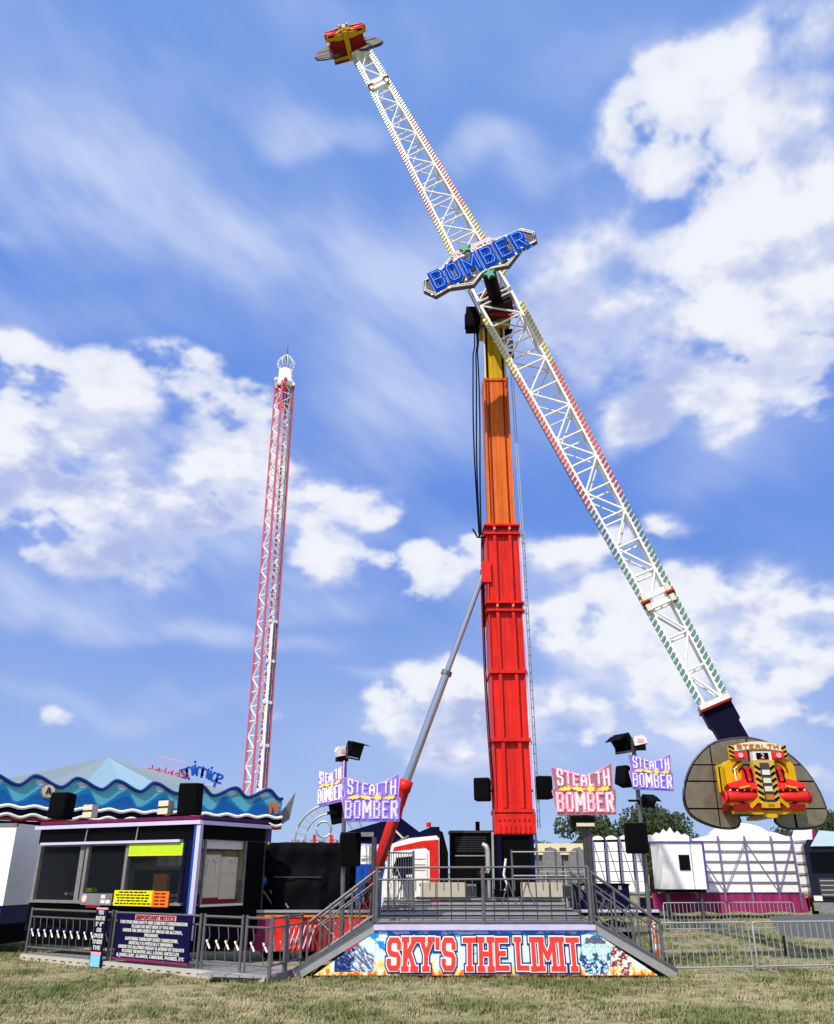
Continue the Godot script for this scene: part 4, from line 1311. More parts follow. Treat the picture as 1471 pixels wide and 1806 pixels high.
# ---------------------------------------------------------------- pay booth with its railing
func build_booth() -> void:
	var t := thing("pay_booth", "dark blue pay booth with big windows and a lilac trimmed flat roof", "booth", Vector3(-10.24, 0, -24.25), -29.9)
	var W := 5.82
	var D := 2.5
	var inside := paint("a39d96", 0.8)
	block(t, "chassis", Vector3(W / 2, 0.5, -D / 2), Vector3(W - .1, 0.3, D - .1), M.black)
	block(t, "floor", Vector3(W / 2, 0.7, -D / 2), Vector3(W, 0.1, D), M.navy)
	block(t, "roof", Vector3(W / 2, 3.16, -D / 2), Vector3(W + .1, 0.1, D + .1), M.navy)
	block(t, "roof_trim", Vector3(W / 2 - .02, 3.14, 0.07), Vector3(W + .2, 0.09, 0.06), M.lilac)
	block(t, "roof_trim", Vector3(W + .07, 3.13, -D / 2), Vector3(0.06, 0.09, D + .1), M.lilac)
	block(t, "roof_board", Vector3(W / 2, 3.25, 0.02), Vector3(W, 0.08, 0.04), paint("6a1848", 0.6))
	block(t, "roof_board", Vector3(W + .02, 3.25, -D / 2), Vector3(0.04, 0.08, D), paint("46205c", 0.6))
	block(t, "ceiling_lining", Vector3(W / 2, 3.09, -D / 2), Vector3(W - .2, 0.03, D - .2), M.off_white)
	block(t, "floor_lining", Vector3(W / 2, 0.77, -D / 2), Vector3(W - .2, 0.03, D - .2), M.beige)
	block(t, "wall_lining", Vector3(0.1, 1.9, -D / 2), Vector3(0.03, 2.3, D - .2), paint("3c3944", 0.9))
	block(t, "back_wall", Vector3(W / 2, 1.9, -D + .04), Vector3(W, 2.4, 0.06), inside)
	block(t, "end_wall", Vector3(0.04, 1.9, -D / 2), Vector3(0.08, 2.4, D - .1), M.navy)
	block(t, "lower_wall", Vector3(W / 2, 1.03, -0.05), Vector3(W, 0.58, 0.08), M.black)
	block(t, "upper_wall", Vector3(W / 2, 2.93, -0.05), Vector3(W, 0.38, 0.08), M.black)
	block(t, "awning_rail", Vector3(W / 2 - .15, 2.73, 0.05), Vector3(W - .75, 0.06, 0.12), M.lilac)
	for x in [1.9, 3.75]:
		beam(t, "awning_stay", Vector3(x, 2.76, 0.05), Vector3(x, 3.1, 0.02), 0.025, M.galv)
	var cols := [0.12, 2.0, 3.45, 5.4]
	for x in cols:
		block(t, "window_post", Vector3(x, 2.02, -0.03), Vector3(0.1, 1.44, 0.1), M.grey if x < 5 else M.navy)
	block(t, "window_post", Vector3(1.78, 2.02, -0.04), Vector3(0.16, 1.44, 0.06), M.grey)
	block(t, "window_sill", Vector3(W / 2 - .1, 1.34, 0.03), Vector3(W - .4, 0.05, 0.14), M.grey)
	for i in 3:
		var wn := holder(t, "window")
		block(wn, "pane", Vector3((cols[i] + cols[i + 1]) / 2, 2.02, -0.06), Vector3(cols[i + 1] - cols[i] - .1, 1.36, 0.01), M.glass)
		for y in [1.36, 2.68]:
			block(wn, "frame", Vector3((cols[i] + cols[i + 1]) / 2, y, -0.04), Vector3(cols[i + 1] - cols[i] - .1, 0.04, 0.05), M.grey)
	block(t, "corner_wall", Vector3(5.6, 2.02, -0.05), Vector3(0.36, 1.46, 0.09), M.navy)
	block(t, "corner_post", Vector3(W + .01, 1.85, 0.02), Vector3(0.12, 2.5, 0.1), M.lilac)
	block(t, "corner_strip", Vector3(W - .09, 1.85, 0.03), Vector3(0.07, 2.5, 0.08), M.blue)
	# inside, seen through the panes
	for i in 5:
		block(t, "cupboard_door", Vector3(3.3 + i * .5, 2.2, -D + .14), Vector3(0.46, 0.7, 0.1), M.beige)
	for i in 4:
		block(t, "wall_panel", Vector3(2.25 + i * .38, 2.45, -D + .12), Vector3(0.35, 0.5, 0.06), M.off_white)
	block(t, "dark_curtain", Vector3(1.05, 1.95, -1.3), Vector3(1.85, 2.2, 0.05), paint("1c1a22", 0.9))
	block(t, "dark_cupboard", Vector3(2.75, 1.75, -1.75), Vector3(1.35, 0.7, 0.3), M.black)
	block(t, "orange_box", Vector3(3.15, 1.75, -1.55), Vector3(0.5, 0.5, 0.1), M.wood)
	block(t, "counter", Vector3(W / 2, 1.5, -1.2), Vector3(W - .3, 0.06, 0.5), M.grey)
	block(t, "seat_back", Vector3(1.2, 1.7, -1.5), Vector3(0.5, 0.6, 0.2), M.rubber)
	block(t, "paper_stack", Vector3(0.9, 1.6, -1.1), Vector3(0.5, 0.1, 0.2), M.lime)
	# side wall with its window
	block(t, "side_wall", Vector3(W - .03, 1.0, -D / 2), Vector3(0.06, 0.6, D), M.black)
	block(t, "side_wall", Vector3(W - .03, 2.95, -D / 2), Vector3(0.06, 0.36, D), M.black)
	block(t, "side_wall", Vector3(W - .03, 2.0, -2.1), Vector3(0.06, 1.5, 0.8), M.black)
	block(t, "side_window", Vector3(W - .04, 2.03, -.95), Vector3(0.01, 1.44, 1.5), M.glass)
	block(t, "side_blind", Vector3(W - .08, 2.66, -.95), Vector3(0.03, 0.2, 1.46), M.off_white)
	for z in [-.22, -1.68]:
		block(t, "side_frame", Vector3(W + .01, 2.03, z), Vector3(0.05, 1.46, 0.05), M.grey)
	block(t, "side_frame", Vector3(W + .01, 1.31, -.95), Vector3(0.06, 0.05, 1.5), M.off_white)
	for i in 2:
		block(t, "poster", Vector3(W - .1, 1.95 - i * .04, -.62 - i * .62), Vector3(0.01, 0.95, 0.6), M.beige)
		var arc := []
		for k in 7:
			arc.append(Vector3(W - .085, 2.0 + .36 * sin(PI * k / 6), -.62 - i * .62 + .17 * cos(PI * k / 6)))
		curve(t, "poster_arch", arc, 0.03, M.off_white)
	block(t, "side_shelf", Vector3(W - .3, 1.45, -.95), Vector3(0.4, 0.2, 1.3), M.dark_red)
	# price boards
	block(t, "lime_board", Vector3(4.46, 2.56, 0.04), Vector3(1.82, 0.24, 0.03), M.lime)
	block(t, "lime_board_edge", Vector3(4.46, 2.42, 0.045), Vector3(1.82, 0.035, 0.03), M.yellow_sign)
	block(t, "price_board", Vector3(4.0, 1.46, 0.13), Vector3(1.32, 0.34, 0.03), M.yellow_sign)
	block(t, "price_board_end", Vector3(4.9, 1.45, 0.13), Vector3(0.54, 0.34, 0.032), M.orange_sign)
	# print too small to read: rows of short dark strokes
	for i in 5:
		var x: float = 3.95 - [.45, .55, .5, .48, .55][i]
		while x < 3.95 + [.45, .55, .5, .48, .55][i]:
			var ln := rng.randf_range(.06, .16)
			block(t, "small_print", Vector3(x + ln / 2, 1.59 - i * .062, 0.147), Vector3(ln, 0.028, 0.006), M.black)
			x += ln + .03
	for i in 4:
		for k in 2:
			block(t, "small_print", Vector3(4.79 + k * .2, 1.57 - i * .075, 0.149), Vector3(0.16, 0.032, 0.006), M.dark_red)
	block(t, "hatch_panel", Vector3(2.7, 1.42, 0.11), Vector3(1.1, 0.26, 0.03), M.grey)
	pole(t, "no_smoking_disc", Vector3(2.28, 1.43, 0.125), Vector3(2.28, 1.43, 0.14), 0.1, M.pink)
	pole(t, "no_smoking_disc", Vector3(2.28, 1.43, 0.14), Vector3(2.28, 1.43, 0.146), 0.065, M.off_white)
	for i in 4:
		block(t, "hatch_notice", Vector3(2.95 + (i % 2) * .18, 1.48 - (i / 2) * .11, 0.13), Vector3(0.15, 0.08, 0.01), M.off_white if i != 1 else M.grey)
	block(t, "red_notice", Vector3(2.62, 1.26, 0.13), Vector3(0.5, 0.06, 0.02), M.dark_red)
	# loudspeakers on the roof
	loudspeaker("black loudspeaker on the left end of the pay booth roof", t.to_global(Vector3(0.12, 3.4, -0.45)), Vector3(.5, .66, .46), -14, -4)
	loudspeaker("black loudspeaker on the pay booth roof corner above the lilac post", t.to_global(Vector3(5.12, 3.33, -0.3)), Vector3(.46, .74, .46), -8, 3)
	for x in [1.75, 4.5]:
		var lb := thing("roof_lamp", "small cream lamp box on the pay booth roof, %s" % ("nearer the left loudspeaker" if x < 3 else "nearer the right loudspeaker"), "lamp", t.to_global(Vector3(x, 3.36, -0.1)), -29.9, "lamp boxes on the booth roof")
		block(lb, "lamp_box", Vector3(0, 0.16, 0), Vector3(0.34, 0.32, 0.2), M.cream)
		block(lb, "lamp_slot", Vector3(0, 0.17, 0.105), Vector3(0.36, 0.03, 0.02), M.black)
	build_fence()

func fence_panel(parent: Node, a: Vector3, b: Vector3, h: float, fancy: bool) -> void:
	var d := b - a
	for y in [0.16, h - 0.17, h]:
		pole(parent, "rail", a + Vector3.UP * y, b + Vector3.UP * y, 0.02 if y < h else 0.026, M.steel)
	for p in [a, b]:
		pole(parent, "post", p, p + Vector3.UP * (h + 0.05), 0.032, M.steel)
	var n := int(d.length() / 0.27)
	for i in n:
		var p := a.lerp(b, (i + 0.5) / n)
		if fancy:
			var s := d.normalized() * 0.05
			curve(parent, "baluster", [p + Vector3.UP * (h - .17), p + s + Vector3.UP * (h * .62), p - s + Vector3.UP * (h * .4), p + Vector3.UP * .16], 0.011, M.steel)
			beam(parent, "leaf_plate", p - s + Vector3.UP * (h * .56), p + s * 1.5 + Vector3.UP * (h * .40), 0.035, M.off_white, 0.008)
		else:
			pole(parent, "baluster", p + Vector3.UP * .16, p + Vector3.UP * (h - .17), 0.011, M.steel)

func build_fence() -> void:
	var A := Vector3(-10.0, 0, -23.75)
	var B := Vector3(-3.0, 0, -18.75)
	var u := (B - A).normalized()
	var nrm := Vector3(-u.z, 0, u.x)
	var yaw := rad_to_deg(atan2(-u.z, u.x))
	var w := thing("walkway", "low aluminium walkway laid on the grass before the pay booth", "walkway", A, yaw)
	var L := A.distance_to(B)
	for i in 5:
		block(w, "walkway_plank", Vector3(L / 2 - i * .2, 0.13 + rng.randf_range(-.004, .004), -0.16 - i * 0.33), Vector3(L - i * .4 - .02, 0.04, 0.31), M.galv)
	block(w, "walkway_edge", Vector3(L / 2, 0.075, 0.0), Vector3(L, 0.14, 0.03), paint("b9b5ab", 0.7))
	for i in 26:
		block(w, "edge_slot", Vector3(0.2 + i * L / 26.5, 0.07, 0.018), Vector3(0.13, 0.02, 0.006), M.dark_steel)
	# second flat run along to the ramp
	var C := Vector3(-2.55, 0, -20.6)
	var w2 := thing("walkway", "short aluminium walkway leading from the railing to the ramp foot", "walkway", B, rad_to_deg(atan2(-(C - B).z, (C - B).x)))
	var L2 := B.distance_to(C)
	for i in 5:
		block(w2, "walkway_plank", Vector3(L2 / 2, 0.125 + rng.randf_range(-.004, .004), -0.1 - i * 0.3), Vector3(L2, 0.04, 0.28), M.galv)
	block(w2, "walkway_edge", Vector3(L2 / 2, 0.07, 0.05), Vector3(L2, 0.13, 0.03), M.grey)
	var f := thing("queue_railing", "ornate grey queue railing along the front of the pay booth", "railing", Vector3(0, 0.14, 0) - nrm * 0.12)
	fence_panel(f, A, A.lerp(B, .39), 1.02, true)
	fence_panel(f, A.lerp(B, .405), A.lerp(B, .75), 1.02, false)
	fence_panel(f, A.lerp(B, .765), A.lerp(B, .9), 1.02, true)
	fence_panel(f, A.lerp(B, .915), B, 1.02, true)
	var f2 := thing("queue_railing", "grey railing running back from the walkway corner to the ramp", "railing", Vector3(0, 0.14, 0))
	fence_panel(f2, B.lerp(C, .08), B.lerp(C, .5), 1.02, true)
	fence_panel(f2, B.lerp(C, .56), C, 1.02, true)
	# notice board tied to the railing
	var mid := A.lerp(B, .582)
	var nb := thing("notice_board", "navy notice board of white small print tied to the queue railing", "notice", mid + Vector3(0, 0.24, 0) - nrm * 0.02, yaw)
	nb.scale = Vector3(1.22, 1.12, 1)
	block(nb, "board", Vector3(0, 0.4, 0), Vector3(2.1, 0.84, 0.03), paint("12123f", 0.5))
	block(nb, "title_band", Vector3(0.05, 0.76, 0.018), Vector3(1.16, 0.095, 0.01), M.pink)
	words(nb, "title", "IMPORTANT NOTICE", Vector3(0.05, 0.76, 0.03), 0.075, M.dark_red, 1.1)
	var lines := ["FOR YOUR OWN SAFETY AND COMFORT CONSIDERATION", "PLEASE DO NOT RIDE IF YOU ARE", "UNDER THE INFLUENCE OF DRUGS OR ALCOHOL,", "PREGNANT,", "SUFFERING FROM ANY HEART CONDITIONS,", "MENTALLY & PHYSICALLY IMPAIRED,", "UNDER THE ALLOWED HEIGHT & AFRAID OF HEIGHTS", "PLEASE REMOVE ALL LOOSE ARTICLES", "& JEWELLERY, GLASSES, CAMERAS, PHONES, ETC"]
	for i in lines.size():
		words(nb, "notice_line", lines[i], Vector3(0, 0.665 - i * 0.075, 0.022), 0.058, M.off_white, [1.9, 1.2, 1.7, .4, 1.5, 1.25, 1.85, 1.6, 1.9][i])
	block(nb, "foot_band", Vector3(0, -0.01, 0.012), Vector3(2.1, 0.04, 0.012), M.magenta)
	var hm := A.lerp(B, .36)
	var hs := thing("height_sign", "tall narrow navy sign saying how tall riders must be", "sign", hm + u * 0.1 + nrm * 0.07, yaw)
	block(hs, "board", Vector3(0, 0.62, 0), Vector3(0.42, 1.22, 0.03), paint("12123f", 0.5))
	block(hs, "cap", Vector3(0, 1.245, 0.0), Vector3(0.42, 0.04, 0.035), M.pink)
	block(hs, "picture", Vector3(0, 0.15, 0.018), Vector3(0.36, 0.24, 0.01), M.sky_blue)
	block(hs, "band", Vector3(0, 0.305, 0.018), Vector3(0.38, 0.06, 0.01), M.pink)
	var hl := [["YOU", .2], ["MUST BE", .34], ["5' 0\"", .3], ["OR", .18], ["OVER", .36], ["TO RIDE", .36], ["THE", .28]]
	for i in 7:
		words(hs, "sign_line", hl[i][0], Vector3(0, 1.16 - i * 0.123, 0.022), 0.088, M.off_white, hl[i][1])

# ---------------------------------------------------------------- rides behind the booth
func wave_outline(L: float, n: int, first: int, lo: float, hi: float, flip: bool) -> PackedVector2Array:
	# breaking crests: slow rise, quick fall
	var top := PackedVector2Array()
	var m := n * 14
	for i in m + 1:
		var u := i / float(m)
		var ph := fposmod(u * n + 0.1, 1.0)
		if flip:
			ph = 1.0 - ph
		var y: float
		if ph < 0.34:
			y = smoothstep(0.0, 0.34, ph)
		else:
			y = 1.0 - smoothstep(0.34, 1.0, ph)
		top.append(Vector2(u * L, lerpf(lo, hi, y)))
	return top

func fascia(t: Node3D, x0: float, L: float, n: int, flip: bool) -> void:
	var top := wave_outline(L, n, 0, 5.2, 5.58, flip)
	var poly := PackedVector2Array(top)
	poly.append(Vector2(L, 4.36)); poly.append(Vector2(0, 4.36))
	var mb := MB.new()
	mb.plate(poly, 0.1, Transform3D(Basis(), Vector3(x0, 0, 0)))
	var wb := part(t, "wave_board", mb.done(), paint("5fb3cf", 0.4))
	var line := []
	for p in top:
		line.append(Vector3(x0 + p.x, p.y - 0.05, 0.03))
	curve(t, "wave_edge", line, 0.075, paint("17388a", 0.4), 6)
	# two painted swells on the board
	for k in 2:
		var sw := wave_outline(L, n, 0, 4.55, 5.15 - k * 0.14, not flip)
		var q := PackedVector2Array()
		for p in sw:
			q.append(Vector2(p.x, p.y - k * 0.06))
		q.append(Vector2(L, 4.4)); q.append(Vector2(0, 4.4))
		var sm := MB.new()
		sm.plate(q, 0.012, Transform3D(Basis(), Vector3(x0 + (k * 0.5 - .25 if false else 0.0), 0, 0.016 + k * 0.014)))
		part(wb, "painted_swell", sm.done(), paint("1e7fc0" if k == 0 else "1663b4", 0.4))
	for i in n:
		var c := Vector2(x0 + (i + 0.42) * L / n, 5.3)
		var foam := PackedVector2Array()
		for j in 9:
			var a := TAU * j / 9
			foam.append(c + Vector2(cos(a) * (0.22 + 0.06 * sin(j * 3.0 + i)), sin(a) * 0.13))
		var fm := MB.new()
		fm.plate(foam, 0.01, Transform3D(Basis(), Vector3(0, 0, 0.012)))
		part(wb, "painted_foam", fm.done(), M.pale_blue)
	# scalloped white valance and the darker boards below it
	for r in [[4.36, 0.07, "white", 0.06, 0.07], [4.2, 0.05, "navy", 0.03, 0.02], [4.03, 0.07, "off_white", 0.05, 0.10], [3.9, 0.06, "dark_red", 0.03, 0.05]]:
		var pts := []
		var m := int(L / 0.12)
		for i in m + 1:
			pts.append(Vector3(x0 + i * L / m, r[0] + r[4] * 0.6 * sin(i * 0.12 * TAU / 0.95), r[3]))
		curve(t, "valance", pts, r[1], M[r[2]], 6)
	block(t, "valance_board", Vector3(x0 + L / 2, 4.12, -0.03), Vector3(L, 0.5, 0.05), M.navy)

func build_behind_left() -> void:
	# ride with a wave-shaped front
	var A := Vector3(-16.6, 0, -33.0)
	var B := Vector3(-6.2, 0, -40.5)
	var u := (B - A).normalized()
	var t := thing("wave_ride", "covered ride with a blue wave-shaped front and pale tent roof", "ride", A, rad_to_deg(atan2(-u.z, u.x)))
	var L := A.distance_to(B)
	fascia(t, 0.0, L * 0.62, 5, false)
	fascia(t, L * 0.62, L * 0.38, 3, true)
	pole(t, "emblem", Vector3(2.55, 4.98, 0.05), Vector3(2.55, 4.98, 0.09), 0.24, M.beige)
	pole(t, "emblem_ring", Vector3(2.55, 4.98, 0.04), Vector3(2.55, 4.98, 0.06), 0.3, M.grey)
	words(t, "emblem_letter", "A", Vector3(2.55, 4.98, 0.11), 0.26, M.navy)
	# roof in folded slopes
	var peak := Vector3(L * 0.50, 7.15, -6.0)
	var eaves := [Vector3(0, 5.1, -.2), Vector3(L * .3, 5.15, -.3), Vector3(L * .62, 5.1, -.3), Vector3(L, 4.9, -.3), Vector3(L, 4.9, -11), Vector3(0, 5.1, -11)]
	for i in eaves.size():
		var rm := MB.new()
		var p: Vector3 = eaves[i]
		var q: Vector3 = eaves[(i + 1) % eaves.size()]
		var sag := (p + q + peak) / 3.0 + Vector3(0, -0.12, 0)
		rm.tri(p, q, sag); rm.tri(q, peak, sag); rm.tri(peak, p, sag)
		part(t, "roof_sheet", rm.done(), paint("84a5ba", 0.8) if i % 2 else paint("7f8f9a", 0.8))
	for i in 4:
		var x := 0.4 + i * (L - .8) / 3.0
		block(t, "pillar", Vector3(x, 2.0, -0.4), Vector3(0.22, 4.0, 0.22), M.violet if i % 2 else M.navy)
	block(t, "platform", Vector3(L / 2, 0.5, -5), Vector3(L, 1.0, 9.4), M.navy)
	block(t, "inner_drum", Vector3(L / 2, 2.4, -5.5), Vector3(L * .8, 3.2, 5), paint("1c1840", 0.6))
	for i in 5:
		var x := 0.8 + i * 1.7
		var sc := []
		for k in 16:
			var a := k * 0.55
			sc.append(Vector3(x + cos(a) * (.35 - k * .017), 3.45 + sin(a) * (.28 - k * .013), -0.05))
		curve(t, "scroll_trim", sc, 0.04, M.lilac, 5)
	var fin := MB.new()
	fin.plate(PackedVector2Array([Vector2(0, 0), Vector2(.5, .3), Vector2(.75, 1.5), Vector2(.15, .7)]), 0.08, Transform3D(Basis(), Vector3(L + 0.02, 4.0, -0.2)))
	part(t, "end_fin", fin.done(), M.grey)
	words(t, "end_letter", "N", Vector3(L - .45, 4.75, 0.06), 0.5, M.orange)
	# open-work roof signs of another ride, seen from behind
	var s1 := thing("roof_sign", "blue script roof sign seen back to front above the wave ride", "sign", Vector3(-14.9, 7.0, -60), 0, "roof signs beyond the wave ride")
	for i in 8:
		var ch := "gninnips"[7 - i]
		var w := words(s1, "letter", ch, Vector3(1.35 - i * 0.36, 1.2 - absf(i - 5.0) * 0.13 + .5, 0), 0.85, M.blue, 0.0, Basis(Vector3.UP, PI))
		w.rotate_z(deg_to_rad(-(i - 4) * -5.0))
	for i in 4:
		beam(s1, "sign_frame", Vector3(-0.9 + i * .1, 0.05 + i * 0.2, -.1), Vector3(1.1, 0.05 + i * 0.2, -.1), 0.05, M.lilac if i % 2 else M.blue)
	for x in [-0.8, 0.2, 1.0]:
		beam(s1, "sign_leg", Vector3(x, -3, -.1), Vector3(x, 0.9, -.1), 0.07, M.galv)
	var s2 := thing("roof_sign", "red letters of a roof sign seen back to front above the wave ride", "sign", Vector3(-17.3, 8.0, -60), 0, "roof signs beyond the wave ride")
	for i in 6:
		# letter shapes too far off to read: a bowl and a stem each
		var c := Vector3(1.2 - i * 0.48, 0.1 + i * 0.08, 0)
		var bowl := []
		for k in 9:
			bowl.append(c + Vector3(cos(k * .7 + i) * .17, sin(k * .7 + i) * .22, 0))
		bowl.append(c + Vector3(.17, -.3, 0))
		bowl.append(c + Vector3(.17, .3 + .1 * (i % 2), 0))
		curve(s2, "letter", bowl, .055, paint("d25a72", 0.5) if i % 2 else M.red)
	for i in 5:
		beam(s2, "sign_frame", Vector3(-1.3 + i * .62, -0.5, -.1), Vector3(-1.0 + i * .62, 1.3 - i * .1, -.1), 0.05, M.pink)
	beam(s2, "sign_frame", Vector3(-1.5, -0.1, -.12), Vector3(1.5, -0.35, -.12), 0.06, M.pink)
	beam(s2, "sign_frame", Vector3(-0.6, 1.5, -.12), Vector3(1.2, 1.1, -.12), 0.05, M.pink)
	for x in [-1.2, 1.2]:
		beam(s2, "sign_leg", Vector3(x, -3, -.1), Vector3(x, 0.6, -.1), 0.07, M.galv)
	build_tower()
	# white trailer at the picture's edge
	var wt := thing("white_trailer", "plain white box trailer on a dark chassis beside the pay booth", "trailer", Vector3(-12.9, 0, -26.4), -8)
	block(wt, "body", Vector3(0, 2.25, 0), Vector3(3.6, 2.1, 2.2), M.white)
	for x in [-1.2, 0.45, 1.2]:
		block(wt, "side_panel", Vector3(x - .1, 2.1, 1.105), Vector3(1.05 if x < 1 else .3, 1.6, 0.03), M.off_white)
	block(wt, "roof_rail", Vector3(0, 3.27, 1.08), Vector3(3.62, 0.08, 0.1), M.grey)
	block(wt, "chassis", Vector3(0, 0.95, 0), Vector3(3.5, 0.45, 2.1), paint("1d2460", 0.5))
	block(wt, "skirt", Vector3(0, 0.5, 0), Vector3(3.5, 0.5, 2.0), M.rubber)
	for x in [-1.0, 0.2]:
		pole(wt, "wheel", Vector3(x, 0.42, 0.9), Vector3(x, 0.42, 1.12), 0.42, M.rubber)

func build_tower() -> void:
	var t := thing("drop_tower", "very tall slender lattice ride tower with pink legs and an onion finial", "tower", Vector3(-15.75, 0, -85), 0)
	var turn := Basis(Vector3.UP, deg_to_rad(40))
	var h := 55.3
	var w := 0.78
	var pinkish := paint("c85a78", 0.6)
	for c in [[-1, -1], [1, -1], [1, 1], [-1, 1]]:
		var p := turn * Vector3(c[0] * w, 0, c[1] * w)
		beam(t, "leg", p, p + Vector3.UP * h, 0.22, pinkish)
	var bays := 38
	var step := h / bays
	var zig := MB.new()
	zig.bar(Vector3(-w, 0, 0), Vector3(w, step, 0), 0.1)
	zig.bar(Vector3(-w, step, 0), Vector3(w, step, 0), 0.08)
	var zag := MB.new()
	zag.bar(Vector3(w, 0, 0), Vector3(-w, step, 0), 0.1)
	zag.bar(Vector3(-w, step, 0), Vector3(w, step, 0), 0.08)
	var pair := [zig.done(), zag.done()]
	for f in 4:
		var b := turn * Basis(Vector3.UP, f * PI / 2)
		for i in bays:
			var o := part(t, "lacing", pair[i % 2], M.white)
			o.transform = Transform3D(b, b * Vector3(0, 0, w) + Vector3.UP * i * step)
	# guide rail and cable duct up the near corner
	beam(t, "guide_rail", turn * Vector3(0.1, 0, w + .12), turn * Vector3(0.1, 0, w + .12) + Vector3.UP * 26, 0.26, M.white)
	beam(t, "cable_duct", turn * Vector3(0.45, 0, w + .05), turn * Vector3(0.45, 0, w + .05) + Vector3.UP * (h - 1), 0.16, M.grey)
	for i in 6:
		block(t, "rail_joint", turn * Vector3(0.2, 0, w + .14) + Vector3.UP * (26.2 - i * 4.2), Vector3(0.9, 0.3, 0.2), M.white, turn)
	# head
	var hd := MB.new()
	hd.lathe([Vector2(.9, h - .4), Vector2(1.15, h), Vector2(1.0, h + .6), Vector2(.8, h + .7), Vector2(.8, h + 2.0), Vector2(.6, h + 2.15), Vector2(.001, h + 2.15)], Transform3D(), 16)
	part(t, "head", hd.done(), M.white)
	for i in 6:
		var a := TAU * i / 6 + .3
		block(t, "carriage_arm", Vector3(cos(a) * 1.0, h - .1 + (i % 3) * .25, sin(a) * 1.0), Vector3(.7, .35, .35), M.red if i % 2 else M.white, Basis(Vector3.UP, -a))
		beam(t, "star_strut", Vector3(cos(a) * .5, h - 3.2, sin(a) * .5), Vector3(cos(a) * 1.0, h - .2, sin(a) * 1.0), 0.13, M.red)
	for i in 10:
		var a := TAU * i / 10
		var pts := []
		for k in 11:
			var v := k / 10.0
			var r := 1.05 * sin(PI * minf(v * 0.98 + 0.18, 1.0)) * (1.0 if v < .35 else 1.0 - (v - .35) * .25)
			pts.append(Vector3(cos(a) * r, h + 2.1 + v * 2.7, sin(a) * r))
		curve(t, "finial_rib", pts, 0.045, M.white, 5)
	pole(t, "finial_mast", Vector3(0, h + 2.1, 0), Vector3(0, h + 5.6, 0), 0.1, M.grey)

